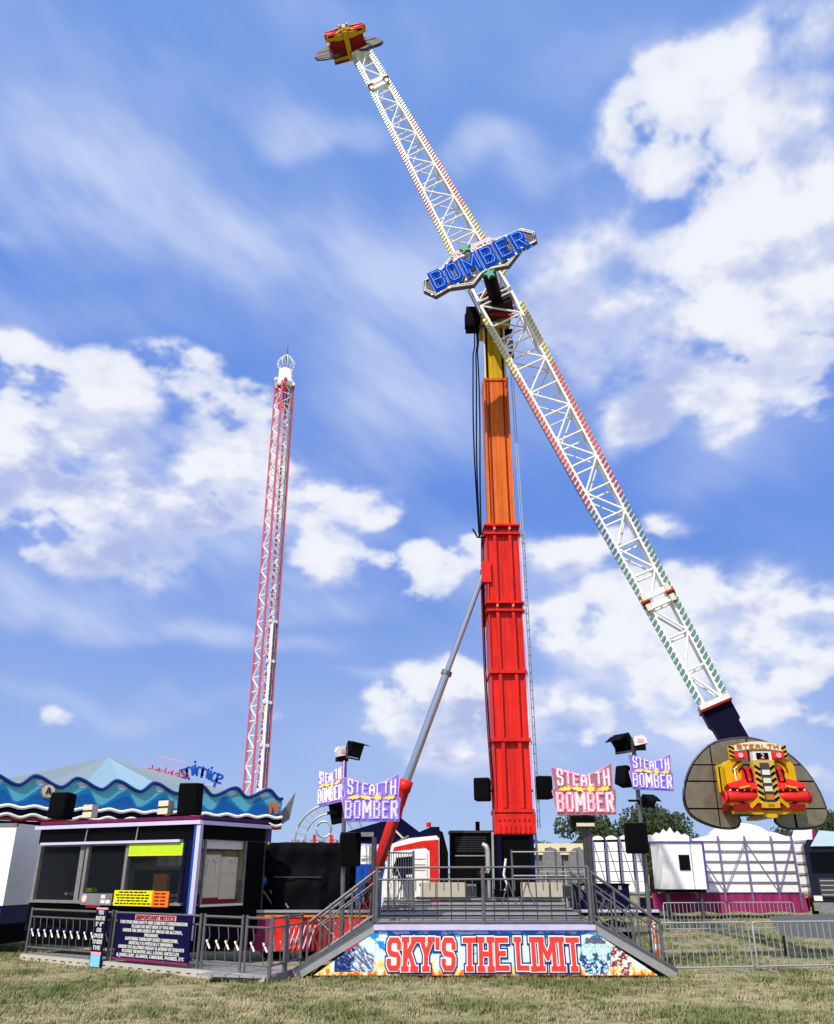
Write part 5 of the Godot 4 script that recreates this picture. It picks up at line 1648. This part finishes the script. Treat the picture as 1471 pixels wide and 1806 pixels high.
# ---------------------------------------------------------------- between booth and mast
func build_middle() -> void:
	# trailer bed with red side panels
	var t := thing("ride_trailer", "low ride trailer with red side panels behind the queue railing", "trailer", Vector3(-3.0, 0, -23.6))
	block(t, "bed", Vector3(1.2, 1.06, -0.9), Vector3(5.2, 0.12, 2.2), M.dark_steel)
	block(t, "bed_edge", Vector3(0.2, 1.13, 0.22), Vector3(3.3, 0.06, 0.1), M.galv)
	block(t, "stripe", Vector3(0.3, 1.02, 0.24), Vector3(3.0, 0.05, 0.03), M.orange_sign)
	for i in 4:
		block(t, "side_panel", Vector3(-1.05 + i * .78, 0.62, 0.2 + (i % 2) * .01), Vector3(0.75, 0.78, 0.03), [M.magenta, M.red, M.dark_red, M.red][i])
	block(t, "side_panel", Vector3(-1.95, 0.62, 0.1), Vector3(0.75, 0.8, 0.03), M.grey)
	for i in 6:
		beam(t, "step_stripe", Vector3(-0.15 + i * .12, 0.82, 0.3), Vector3(-0.3 + i * .12, 0.3, 0.42), 0.035, M.pink, 0.02)
	for x in [-0.6, 0.4, 1.7]:
		pole(t, "wheel", Vector3(x, 0.4, -0.2), Vector3(x, 0.4, 0.05), 0.4, M.rubber)
	for e in [[.5, .95, 1.1, .3], [.9, .9, 1.3, .35], [1.3, .98, 1.2, .3]]:
		curve(t, "tarp_strap", [Vector3(e[0], e[1], .24), Vector3((e[0] + e[2]) / 2 + .1, .6, .26), Vector3(e[2], e[3], .24)], 0.015, M.pink)
	for x in [1.5, 2.1, 2.7]:
		beam(t, "outrigger", Vector3(x, 0.2, 0.1), Vector3(x - 0.5, 1.0, 0.15), 0.05, M.grey)
	# black sheeted machinery on the bed
	var c := thing("covered_machine", "large machine under a slack black tarpaulin on the ride trailer", "machine", Vector3(-3.05, 1.12, -25.0))
	var cv := MB.new()
	cv.st.set_smooth_group(1)
	var n := FastNoiseLite.new()
	n.seed = 6
	n.frequency = 0.9
	var g := []
	for j in 15:
		var row := []
		for i in 25:
			var x := -1.25 + i * 0.105
			var v := j / 14.0
			var z := 0.0
			var y := 0.0
			if v < 0.5:
				y = v * 2.0 * 1.62
				z = 0.75 - 0.1 * v
			else:
				y = 1.62 + 0.06 * sin((v - .5) * TAU)
				z = 0.70 - (v - .5) * 2.8
			var k := n.get_noise_3d(x * 2, y * 1.2, z)
			row.append(Vector3(x + k * .06, y * (1.0 - 0.10 * smoothstep(-.9, -1.25, x)) + k * .03, z + k * .16 + (0.28 if x > -.75 and x < .55 and y < .75 else 0.0)))
		g.append(row)
	for j in 14:
		for i in 24:
			cv.quad(g[j][i], g[j][i + 1], g[j + 1][i + 1], g[j + 1][i])
	part(c, "tarpaulin", cv.done(), paint("0b0b10", 0.75))
	block(c, "machine_body", Vector3(0, 0.75, -0.1), Vector3(2.3, 1.5, 1.2), M.black)
	block(c, "lid_edge", Vector3(-0.1, 0.80, 0.98), Vector3(1.25, 0.025, 0.04), M.dark_steel)
	var mc := thing("machine_cabinet", "tall black cabinet standing beside the tarpaulin-covered machine", "cabinet", Vector3(-2.05, 1.12, -26.2))
	block(mc, "body", Vector3(0, 0.8, 0), Vector3(0.56, 1.6, 0.5), M.rubber)
	block(mc, "door", Vector3(0, 0.8, 0.26), Vector3(0.54, 1.4, 0.02), M.black)
	block(mc, "latch", Vector3(0.2, 0.8, 0.28), Vector3(0.04, 0.12, 0.02), M.dark_steel)
	var sl := thing("stage_lamp", "blue glass lamp in a dark yoke beside the pay booth", "lamp", Vector3(-4.15, 1.5, -24.2))
	var lm := MB.new()
	lm.lathe([Vector2(.001, .17), Vector2(.09, .15), Vector2(.16, .06), Vector2(.16, -.06), Vector2(.1, -.3), Vector2(.001, -.34)], Transform3D(Basis(Vector3.RIGHT, PI / 2), Vector3(0, .32, 0)), 14)
	part(sl, "lamp_body", lm.done(), paint("2f7fc4", 0.15))
	block(sl, "yoke", Vector3(0.2, 0.2, -.1), Vector3(0.12, 0.6, 0.2), M.black)
	block(sl, "stand", Vector3(0.1, -0.15, -.1), Vector3(0.5, 0.4, 0.3), M.rubber)
	for k in 3:
		beam(sl, "strut", Vector3(.1 + k * .18, .1, .1), Vector3(.45 + k * .18, -.32, .2), 0.035, M.grey)
	var wp := thing("prize_rack", "cream wire rack hung beside the wave ride's corner", "rack", Vector3(-4.95, 1.6, -27.5))
	for i in 4:
		block(wp, "rack_box", Vector3((i % 2) * .26, 0.75 + (i / 2) * .28, 0), Vector3(0.22, 0.22, 0.15), M.cream)
	for x in [-.12, .4]:
		beam(wp, "rack_post", Vector3(x, -1.6, 0), Vector3(x, 1.3, 0), 0.04, M.yellow)
	block(wp, "rack_shelf", Vector3(.14, .5, .05), Vector3(.6, .04, .3), M.grey)
	var bc := thing("blue_container", "bright blue steel container behind the red hydraulic ram", "container", Vector3(-1.75, 0, -32))
	block(bc, "body", Vector3(0, 1.35, 0), Vector3(1.5, 1.9, 3.0), M.blue)
	for i in 6:
		block(bc, "corrugation", Vector3(-.6 + i * .24, 1.35, 1.51), Vector3(0.1, 1.8, 0.04), paint("1a44a0", 0.5))
	block(bc, "skid", Vector3(0, 0.2, 0), Vector3(1.5, 0.4, 3.0), M.rubber)
	# lorry cab, seen from the side, facing left
	var cab := thing("lorry_cab", "white lorry cab with a broad red stripe and black roof wing", "lorry", Vector3(-0.05, 0, -28))
	var prof := PackedVector2Array([Vector2(-.98, .9), Vector2(.72, .9), Vector2(.74, 3.0), Vector2(.66, 3.1), Vector2(-.2, 3.02), Vector2(-.72, 2.86), Vector2(-.9, 2.3), Vector2(-1.02, 1.8), Vector2(-1.04, 1.0)])
	var cm := MB.new()
	cm.plate(prof, 2.3)
	part(cab, "shell", cm.done(), M.white)
	part(cab, "red_stripe", _board([[.44, .95], [.71, .95], [.72, 2.98], [.2, 2.94], [-.66, 2.76], [-.7, 2.66], [.3, 2.76], [.44, 2.66]], 0.02), M.red).position.z = 0.022
	var door := part(cab, "door", _board([[-.78, 1.0], [.36, 1.0], [.36, 2.6], [.2, 2.68], [-.62, 2.56], [-.84, 2.0]], 0.03), M.white)
	door.position.z = 0.03
	part(door, "window", _board([[-.7, 1.95], [-.08, 2.0], [-.08, 2.5], [-.58, 2.46], [-.72, 2.1]], 0.02), M.dark_glass).position.z = 0.012
	block(door, "handle", Vector3(0.2, 1.7, 0.02), Vector3(0.16, 0.04, 0.03), M.black)
	for i in 3:
		block(cab, "panel_groove", Vector3(0.14, 2.1 + i * .16, 0.034), Vector3(0.34, 0.015, 0.012), M.grey)
	var wing := MB.new()
	wing.plate(PackedVector2Array([Vector2(-.3, 3.03), Vector2(.0, 3.16), Vector2(.5, 3.36), Vector2(.76, 3.36), Vector2(.78, 3.1)]), 2.0, Transform3D(Basis(), Vector3(0, 0, -.1)))
	part(cab, "roof_wing", wing.done(), M.navy)
	part(cab, "side_fairing", _board([[.76, .9], [1.0, .9], [1.02, 2.6], [.86, 3.2], [.76, 3.25]], 0.5), M.black).position.z = 0.0
	part(cab, "sun_visor", _board([[-.98, 2.62], [-.2, 3.08], [-.22, 3.12], [-1.02, 2.7]], 2.2), M.grey).position.z = -.05
	block(cab, "mirror", Vector3(-0.42, 2.05, 0.38), Vector3(0.24, 0.52, 0.14), M.navy)
	block(cab, "mirror_arm", Vector3(-0.5, 2.3, 0.2), Vector3(0.05, 0.05, 0.3), M.black)
	block(cab, "bumper", Vector3(-0.6, 0.75, -1.1), Vector3(1.0, 0.4, 2.3), M.dark_red)
	pole(cab, "beacon", Vector3(0.42, 3.36, -.3), Vector3(0.42, 3.5, -.3), 0.08, M.red)
	for x in [-0.2, 1.6]:
		pole(cab, "wheel", Vector3(x, 0.5, -0.3), Vector3(x, 0.5, 0.0), 0.5, M.rubber)
	block(cab, "chassis", Vector3(1.6, 0.8, -1.1), Vector3(3.4, 0.3, 1.2), M.black)
	var gen := thing("generator", "black box generator with a louvred front between cab and mast", "generator", Vector3(1.7, 0, -27.6))
	block(gen, "housing", Vector3(0, 2.1, -.3), Vector3(1.34, 2.1, 1.2), M.black)
	block(gen, "lid", Vector3(0, 3.18, -.3), Vector3(1.42, 0.07, 1.28), M.dark_steel)
	for i in 7:
		block(gen, "louvre", Vector3(-0.06, 2.62 + i * .065, 0.315), Vector3(0.95, 0.035, 0.03), M.dark_steel, Basis(Vector3.RIGHT, 0.5))
	block(gen, "front_door", Vector3(-0.06, 2.1, 0.31), Vector3(0.95, 0.8, 0.02), M.rubber)
	block(gen, "trim_bar", Vector3(-0.05, 2.5, 0.33), Vector3(1.0, 0.03, 0.03), M.galv)
	pole(gen, "exhaust", Vector3(0.2, 3.2, -.3), Vector3(0.2, 3.5, -.3), 0.07, M.black)
	block(gen, "bed_frame", Vector3(0, 1.0, -.3), Vector3(1.6, 0.12, 1.2), M.dark_steel)
	block(gen, "frame_leg", Vector3(-.5, 0.5, -.3), Vector3(0.2, 1.0, 0.9), M.black)
	block(gen, "frame_leg", Vector3(.5, 0.5, -.3), Vector3(0.2, 1.0, 0.9), M.black)
	var pp := thing("stand_pipe", "thick grey bent stand pipe in front of the black generator", "pipe", Vector3(1.95, 0.98, -24.9))
	curve(pp, "pipe", [Vector3(0, 0, 0), Vector3(0, 1.62, 0), Vector3(-.03, 1.72, -.02), Vector3(-.12, 1.76, -.06)], 0.07, M.galv, 10)
	curve(pp, "hose_loop", [Vector3(.5, 1.4, 0), Vector3(.42, 1.0, .05), Vector3(.5, .75, .1), Vector3(.42, .6, .1)], 0.035, M.off_white)
	# dark sloping boom of a folded ride behind the cab
	var bm := thing("folded_boom", "dark sloping ride boom folded down behind the lorry cab", "boom", Vector3(-1.2, 0, -31))
	var pf := MB.new()
	pf.plate(PackedVector2Array([Vector2(-1.3, 3.0), Vector2(-1.2, 3.35), Vector2(-.3, 3.6), Vector2(.42, 3.8), Vector2(.6, 3.82), Vector2(1.6, 3.1), Vector2(1.5, 2.9)]), 0.9)
	part(bm, "boom_body", pf.done(), M.navy)
	for x in [-1.1, 1.3]:
		block(bm, "boom_support", Vector3(x, 1.5, -.45), Vector3(0.25, 3.0, 0.3), M.black)
	beam(bm, "side_strip", Vector3(.2, 3.6, .03), Vector3(.75, 3.1, .03), 0.06, M.cream)
	block(bm, "work_light", Vector3(-.55, 3.25, .05), Vector3(0.5, 0.14, 0.1), M.grey)
	part(bm, "blue_flag", _board([[.5, 3.78], [.62, 4.2], [.72, 4.15], [.66, 3.76]], 0.03), M.blue)
	# scaffold-backed show front
	var sf := thing("show_front", "arched scaffold rear of a white show front beyond the tarpaulin", "show front", Vector3(-4.2, 0, -45))
	for i in 5:
		for j in 3:
			block(sf, "wall_sheet", Vector3(-1.6 + i * .98, 1.5 + j * .72, -.1), Vector3(.95, .69, .05), M.white if (i + j) % 3 else M.off_white)
	for i in 6:
		beam(sf, "upright", Vector3(-2.1 + i * .98, 0, 0), Vector3(-2.1 + i * .98, 3.6, 0), 0.06, M.galv)
	for y in [1.2, 2.0, 2.8, 3.55]:
		beam(sf, "ledger", Vector3(-2.1, y, .03), Vector3(2.8, y, .03), 0.05, M.galv)
	var arc := []
	var arc2 := []
	for i in 15:
		var a := PI * (1.0 - i / 14.0)
		arc.append(Vector3(-.2 + 1.75 * cos(a), 3.5 + 1.75 * sin(a), 0))
		arc2.append(Vector3(-.2 + 1.25 * cos(a), 3.5 + 1.3 * sin(a), 0))
	curve(sf, "arch", arc, 0.06, M.galv)
	curve(sf, "arch", arc2, 0.05, M.galv)
	for i in 15:
		beam(sf, "arch_strut", arc[i], arc2[i], 0.035, M.galv)
	for x in [-.95, -.1]:
		block(sf, "red_column", Vector3(x, 3.2, .1), Vector3(.16, 1.2, .12), M.red)
	var ring := []
	for i in 12:
		ring.append(Vector3(-.5 + .38 * cos(TAU * i / 12), 4.05 + .38 * sin(TAU * i / 12), .08))
	var rg := MB.new()
	rg.tube(ring, 0.06, 6, true)
	part(sf, "ring", rg.done(), M.galv)
	for i in 3:
		beam(sf, "back_stay", Vector3(-1.6 + i * 1.6, 3.6, 0), Vector3(-2.2 + i * 1.6, 0, 1.4), 0.05, M.galv)

# ---------------------------------------------------------------- behind the stage on the other side
func tree(label: String, at: Vector3, h: float, w: float, sd: int, tint: Color) -> void:
	var t := thing("tree", label, "tree", at, 0, "trees beyond the fair")
	var r := RandomNumberGenerator.new()
	r.seed = sd
	var tr := MB.new()
	tr.st.set_smooth_group(1)
	tr.lathe([Vector2(h * .05, 0), Vector2(h * .032, h * .25), Vector2(h * .02, h * .55), Vector2(h * .006, h * .85)], Transform3D(), 8)
	for i in 6:
		var a := r.randf() * TAU
		var y := h * r.randf_range(.25, .5)
		tr.tube([Vector3(0, y, 0), Vector3(cos(a) * w * .2, y + h * .12, sin(a) * w * .2), Vector3(cos(a) * w * .38, y + h * .2, sin(a) * w * .38)], h * .012, 5)
	part(t, "trunk", tr.done(), M.bark)
	var lm := MB.new()
	lm.st.set_color(Color.WHITE)
	var lobes := []
	for i in 22:
		var a := r.randf() * TAU
		var rad := sqrt(r.randf()) * w * .42
		var y := h * r.randf_range(.28, .9)
		var k := 1.0 - pow(absf(y / h - .55) / .5, 2) * .55
		lobes.append([Vector3(cos(a) * rad * k, y, sin(a) * rad * k), r.randf_range(.12, .22) * w])
	for l in lobes:
		for i in 380:
			var d := Vector3(r.randfn(), r.randfn(), r.randfn()).normalized()
			var p: Vector3 = l[0] + d * l[1] * pow(r.randf(), .35) * Vector3(1, .8, 1)
			var sz := r.randf_range(.08, .19) * (h / 7.0)
			var b := Basis(Vector3(r.randfn(), r.randfn(), r.randfn()).normalized(), r.randf() * TAU)
			lm.st.set_color(tint * r.randf_range(.7, 1.35))
			lm.tri(p + b * Vector3(-sz, 0, 0), p + b * Vector3(sz * .4, sz, 0), p + b * Vector3(sz * .5, -sz * .8, 0))
	var m: StandardMaterial3D = M.leaf
	part(t, "crown", lm.done(), m)

func barrier(label: String, a: Vector3, b: Vector3) -> void:
	var t := thing("crowd_barrier", label, "barrier", a, rad_to_deg(atan2(-(b - a).z, (b - a).x)), "crowd barriers beside the right ramp")
	var L := a.distance_to(b)
	var h := 1.0
	curve(t, "frame", [Vector3(0.02, .08, 0), Vector3(0.02, h - .08, 0), Vector3(.05, h - .02, 0), Vector3(.12, h, 0), Vector3(L - .12, h, 0), Vector3(L - .05, h - .02, 0), Vector3(L - .02, h - .08, 0), Vector3(L - .02, .08, 0)], 0.022, M.galv)
	pole(t, "foot_rail", Vector3(0.02, .12, 0), Vector3(L - .02, .12, 0), 0.02, M.galv)
	var n := int(L / 0.155)
	for i in range(1, n):
		pole(t, "bar", Vector3(i * L / n, .12, 0), Vector3(i * L / n, h, 0), 0.011, M.galv)
	for x in [.3, L - .3]:
		beam(t, "foot", Vector3(x, .03, -.3), Vector3(x, .03, .3), 0.04, M.galv)
		beam(t, "foot", Vector3(x, .03, 0), Vector3(x, .14, 0), 0.03, M.galv)

func build_behind_right() -> void:
	M.leaf = StandardMaterial3D.new()
	M.leaf.vertex_color_use_as_albedo = true
	M.leaf.roughness = 0.8
	M.leaf.backlight_enabled = true
	M.leaf.backlight = Color(0.2, 0.25, 0.1)
	var dark := Color(0.035, 0.06, 0.02)
	var mid := Color(0.075, 0.11, 0.03)
	barrier("crowd barrier next to the foot of the right ramp", Vector3(5.15, 0, -20.5), Vector3(7.45, 0, -20.9))
	barrier("crowd barrier reaching out of the picture at the right", Vector3(7.52, 0, -20.9), Vector3(9.9, 0, -21.35))
	barrier("crowd barrier farther away before the magenta skirt, left one", Vector3(9.2, 0, -34.5), Vector3(11.7, 0, -34.9))
	barrier("crowd barrier farther away before the magenta skirt, right one", Vector3(11.8, 0, -34.9), Vector3(14.4, 0, -35.2))
	var ob := thing("orange_post", "orange plastic post standing behind the right ramp foot", "post", Vector3(5.75, 0, -22.6))
	var om := MB.new()
	om.lathe([Vector2(.16, 0), Vector2(.15, .08), Vector2(.11, .1), Vector2(.1, .95), Vector2(.06, 1.0), Vector2(.001, 1.0)], Transform3D(), 14)
	part(ob, "post", om.done(), M.orange_sign)
	for y in [.35, .75]:
		pole(ob, "band", Vector3(0, y, 0), Vector3(0, y + .1, 0), .112, M.white)
	var gs := thing("grey_ramp_sheet", "grey sheet-metal ramp panel leaning behind the far barriers", "panel", Vector3(10.6, 0, -24.5), -14)
	part(gs, "sheet", _board([[-1.2, .95], [1.6, 1.1], [1.6, .35], [-1.0, .5]], 0.05), M.galv)
	for x in [-.9, 1.4]:
		beam(gs, "leg", Vector3(x, 0, -.3), Vector3(x, .9, -.06), 0.06, M.dark_steel)
	# black equipment at the rear of the right ramp
	var bx := thing("equipment_case", "long black equipment case on the trailer bed behind the right ramp", "case", Vector3(5.0, 1.15, -25.2))
	block(bx, "case", Vector3(0, .28, 0), Vector3(1.5, .55, .8), M.navy)
	block(bx, "lid", Vector3(0, .58, 0), Vector3(1.54, .05, .84), M.black)
	for x in [-.5, .5]:
		block(bx, "latch", Vector3(x, .5, .42), Vector3(.08, .1, .03), M.galv)
	var tb := thing("trailer_bed", "dark trailer bed with pale edge behind the right ramp", "trailer", Vector3(4.9, 0, -25.0))
	block(tb, "bed", Vector3(0.2, 1.06, -.2), Vector3(2.6, .16, 1.6), M.black)
	block(tb, "bed_edge", Vector3(0.2, 1.1, .62), Vector3(2.6, .07, .05), M.lilac)
	block(tb, "lower_rail", Vector3(0.2, .66, .6), Vector3(2.4, .1, .06), M.grey)
	block(tb, "tank", Vector3(.55, .5, .2), Vector3(.6, .6, .5), M.grey)
	for x in [-.6, 0.3]:
		pole(tb, "wheel", Vector3(x, .45, .3), Vector3(x, .45, .55), .45, M.rubber)
	# pale show front with arches
	var sh := thing("arched_building", "pale arched show building beyond the loading stage", "building", Vector3(7.6, 0, -47))
	block(sh, "wall", Vector3(0, 1.5, -.4), Vector3(4.2, 3.0, .6), M.grey)
	block(sh, "header", Vector3(0, 3.18, 0), Vector3(4.3, .55, .2), paint("ddd6ae", 0.7))
	for i in 5:
		block(sh, "header_mark", Vector3(-1.5 + i * .75, 3.15, .11), Vector3(.34, .2, .03), M.dark_steel, Basis(Vector3.BACK, .2 * (i % 2)))
	for i in 3:
		var ap := PackedVector2Array([Vector2(-.5, 0), Vector2(.5, 0)])
		for k in 9:
			var a := PI * k / 8
			ap.append(Vector2(.5 * cos(a), 2.5 + .55 * sin(a)))
		var am := MB.new()
		am.plate(ap, 0.12, Transform3D(Basis(), Vector3(-.6 + i * 1.35, .2, .2)))
		part(sh, "arch_panel", am.done(), M.grey)
	for y in [1.5, 2.1]:
		beam(sh, "rail", Vector3(-2.2, y, .4), Vector3(2.2, y, .4), .07, M.galv)
	for i in 5:
		beam(sh, "rail_post", Vector3(-2.0 + i, 0, .4), Vector3(-2.0 + i, 2.4, .4), .06, M.galv)
	var sg := thing("blue_ride_sign", "small blue lettered ride sign above the pale building", "sign", Vector3(6.9, 2.9, -55))
	part(sg, "board", _board([[-.9, 0], [1.0, 0], [1.0, .5], [.5, 1.0], [-.2, 1.1], [-.9, .6]], .1), M.blue)
	for i in 4:
		block(sg, "sign_mark", Vector3(-.55 + i * .42, .4, .02), Vector3(.28, .4, .05), M.lilac)
	for x in [-.6, .7]:
		beam(sg, "leg", Vector3(x, -2.9, -.1), Vector3(x, 0.5, -.1), .08, M.galv)
	build_white_wall()
	# trees on the skyline
	tree("dark round tree between the mast and the red sign", Vector3(17.0, 0, -92), 8.0, 8.0, 11, dark)
	tree("lighter green low tree left of the dark round tree", Vector3(13.4, 0, -96), 5.0, 5.0, 12, mid)
	tree("sunlit green tree behind the red sign's post", Vector3(20.4, 0, -95), 6.2, 7.0, 13, mid)
	tree("tall dark tree behind the purple sign's pole", Vector3(23.8, 0, -92), 8.5, 9.5, 14, dark)
	tree("low dark tree right of the purple sign's pole", Vector3(27.6, 0, -94), 6.0, 7.5, 15, dark)
	tree("dark tree seen under the low gondola", Vector3(35.0, 0, -92), 6.6, 8.0, 16, dark)
	tree("tall dark tree at the picture's right edge", Vector3(42.0, 0, -88), 7.8, 8.0, 17, dark)
	tree("dark tree behind the black lorry at the right edge", Vector3(47.0, 0, -95), 8.0, 9.0, 18, dark)
	tree("small dark tree beyond the show front scaffolding", Vector3(-9.0, 0, -98), 5.2, 7.0, 19, dark)

func build_white_wall() -> void:
	var t := thing("white_ride_back", "white panelled rear of a ride with grey lattice frame and magenta skirt", "ride", Vector3(11.4, 0, -45), 0)
	t.rotation_degrees.y = 2.0
	var fr := paint("77729c", 0.5)
	var cols := [2.35, 3.75, 5.1, 6.45, 7.5]
	var rows := [1.15, 1.62, 2.1, 2.57, 3.05, 3.5]
	for i in cols.size() - 1:
		for j in rows.size() - 1:
			block(t, "wall_panel", Vector3((cols[i] + cols[i + 1]) / 2, (rows[j] + rows[j + 1]) / 2, rng.randf_range(-.01, .01)), Vector3(cols[i + 1] - cols[i] - .05, rows[j + 1] - rows[j] - .008, .05), M.white)
		# scalloped top board
		var sc := PackedVector2Array([Vector2(cols[i] + .03, 3.5), Vector2(cols[i + 1] - .03, 3.5)])
		for k in 7:
			var v := 1.0 - k / 6.0
			sc.append(Vector2(lerpf(cols[i] + .03, cols[i + 1] - .03, v), 3.62 + .22 * sin(PI * (v + i) * .5) ** 2 + .04 * i))
		var sm := MB.new()
		sm.plate(sc, .05)
		part(t, "top_board", sm.done(), M.white)
		var f := 1 if i % 2 == 0 else -1
		beam(t, "brace", Vector3(cols[i] if f > 0 else cols[i + 1], 3.5, .1), Vector3(cols[i + 1] if f > 0 else cols[i], 1.15, .1), .03, fr)
	for x in cols:
		beam(t, "upright", Vector3(x, .3, .07), Vector3(x, 3.75, .07), .08, fr)
	for y in rows:
		beam(t, "ledger", Vector3(2.35, y, .075), Vector3(7.5, y, .075), .045, fr)
	# return wall on the other side of the hut, turned away
	for i in 4:
		var x := -1.95 + i * .62
		var z := -1.6 + i * .35
		for j in 5:
			block(t, "wall_panel", Vector3(x, 1.4 + j * .47, z), Vector3(.58, .43, .05), M.white, Basis(Vector3.UP, -.5))
		beam(t, "upright", Vector3(x - .3, .3, z + .0), Vector3(x - .3, 3.7 - .2 * (i % 2), z), .07, fr)
		beam(t, "brace", Vector3(x - .28, 3.6, z + .06), Vector3(x + .28, 1.2, z + .2), .035, fr)
		var tp := MB.new()
		tp.plate(PackedVector2Array([Vector2(-.3, 0), Vector2(.3, 0), Vector2(.3, .06), Vector2(.16, .16), Vector2(0, .2), Vector2(-.16, .17), Vector2(-.3, .08)]), .05, Transform3D(Basis(Vector3.UP, -.5), Vector3(x, 3.62, z)))
		part(t, "top_board", tp.done(), M.white)
	block(t, "wall_panel", Vector3(1.5, 2.3, -.3), Vector3(1.7, 2.5, .05), M.white)
	# spiky crown boards
	var cr := PackedVector2Array([Vector2(.2, 3.5), Vector2(2.4, 3.5)])
	for k in 13:
		var v := 1.0 - k / 12.0
		cr.append(Vector2(lerpf(.2, 2.4, v), 3.72 + [.04, .18, .1, .3, .16, .46, .22, .36, .14, .22, .08, .12, .04][k] * (.75 + .25 * sin(PI * v))))
	var cm := MB.new()
	cm.plate(cr, .06, Transform3D(Basis(), Vector3(0, 0, -.25)))
	part(t, "crown_board", cm.done(), M.white)
	var ar := PackedVector2Array()
	for k in 13:
		ar.append(Vector2(5.1 + 1.7 * cos(PI * k / 12), 3.55 + .85 * sin(PI * k / 12)))
	var am := MB.new()
	am.plate(ar, .06, Transform3D(Basis(), Vector3(0, 0, -.4)))
	part(t, "arch_board", am.done(), M.white)
	# end fin with its red edge
	part(t, "end_board", _board([[7.55, 1.2], [8.2, 1.2], [8.45, 2.6], [8.75, 4.4], [7.9, 4.3], [7.55, 3.6]], .06), M.white)
	beam(t, "end_edge", Vector3(8.25, 1.2, .05), Vector3(8.8, 4.4, .05), .1, M.magenta)
	for k in 5:
		beam(t, "end_rail", Vector3(7.6, 1.5 + k * .5, .06), Vector3(8.3 + k * .08, 1.55 + k * .5, .06), .04, fr)
	block(t, "end_sign", Vector3(8.75, 1.9, .2), Vector3(.5, 1.5, .06), M.cream)
	block(t, "end_sign_band", Vector3(8.75, 2.3, .24), Vector3(.4, .3, .02), M.dark_red)
	block(t, "end_sign_band", Vector3(8.75, 1.6, .24), Vector3(.34, .4, .02), M.wood)
	# skirt of hanging cloth
	var sk := MB.new()
	sk.st.set_smooth_group(1)
	var prev := []
	for i in 121:
		var x := .1 + i * 7.6 / 120.0
		var fold := .05 * sin(i * .9) + .05 * sin(i * .37 + 1.0)
		var col := [Vector3(x, 1.13, .05), Vector3(x, .75, .1 + fold * .6), Vector3(x, .28 + .04 * sin(i * .21), .16 + fold)]
		if i:
			for k in 2:
				sk.quad(prev[k], col[k], col[k + 1], prev[k + 1])
		prev = col
	part(t, "skirt", sk.done(), M.magenta)
	block(t, "chassis", Vector3(4, .6, -1), Vector3(8, .6, 1.6), M.black)
	block(t, "end_box", Vector3(8.3, .75, .2), Vector3(.9, .5, .3), M.dark_red)
	block(t, "end_box_label", Vector3(8.3, .8, .36), Vector3(.7, .18, .02), M.yellow)
	# ticket hut in front of the wall
	var hut := thing("white_hut", "small white cabin with a dark square window before the panelled wall", "hut", Vector3(12.75, 0, -44.2), 3)
	block(hut, "wall", Vector3(0, 2.35, 0), Vector3(2.1, 2.05, 1.4), M.white)
	block(hut, "roof_edge", Vector3(0, 3.41, 0), Vector3(2.2, .07, 1.5), M.violet)
	block(hut, "corner_trim", Vector3(1.08, 2.35, .68), Vector3(.1, 2.1, .12), M.violet)
	block(hut, "door_seam", Vector3(.45, 2.35, .705), Vector3(.025, 2.0, .02), M.grey)
	var hw := holder(hut, "window")
	block(hw, "pane", Vector3(.08, 2.5, .705), Vector3(.44, .6, .03), M.dark_glass)
	for s in [-1, 1]:
		block(hw, "frame", Vector3(.08 + s * .24, 2.5, .715), Vector3(.04, .66, .04), M.navy)
		block(hw, "frame", Vector3(.08, 2.5 + s * .32, .715), Vector3(.52, .04, .042), M.navy)
	block(hut, "underframe", Vector3(0, 1.24, 0), Vector3(2.0, .14, 1.3), M.black)
	for s in [-1, 1]:
		block(hut, "leg", Vector3(s * .8, .6, .4), Vector3(.14, 1.2, .14), M.dark_steel)
	# black lorry at the edge
	var lo := thing("black_lorry", "dark lorry with a white roof badge at the right edge", "lorry", Vector3(19.6, 0, -42.5), -20)
	var lp := PackedVector2Array([Vector2(-1.2, .6), Vector2(1.2, .6), Vector2(1.2, 3.2), Vector2(1.0, 3.5), Vector2(-1.0, 3.5), Vector2(-1.2, 3.2)])
	var lm := MB.new()
	lm.plate(lp, 2.4)
	part(lo, "cab", lm.done(), paint("1b2033", 0.3))
	block(lo, "windscreen", Vector3(0, 2.5, .02), Vector3(2.0, .9, .03), M.dark_glass)
	part(lo, "roof_badge", _board([[-.9, 3.2], [.9, 3.2], [.6, 3.8], [-.4, 3.9]], .1), M.pale_blue).position.z = .12
	block(lo, "grille", Vector3(0, 1.4, .03), Vector3(1.6, .8, .06), M.dark_steel)
	for i in 4:
		block(lo, "grille_bar", Vector3(0, 1.1 + i * .2, .07), Vector3(1.5, .05, .03), M.galv)
	for s in [-1, 1]:
		block(lo, "headlight", Vector3(s * .95, .95, .04), Vector3(.36, .22, .06), M.off_white)
		pole(lo, "wheel", Vector3(s * 1.0, .5, -.6), Vector3(s * 1.25, .5, -.6), .5, M.rubber)
	block(lo, "bumper", Vector3(0, .6, .05), Vector3(2.4, .35, .2), M.grey)
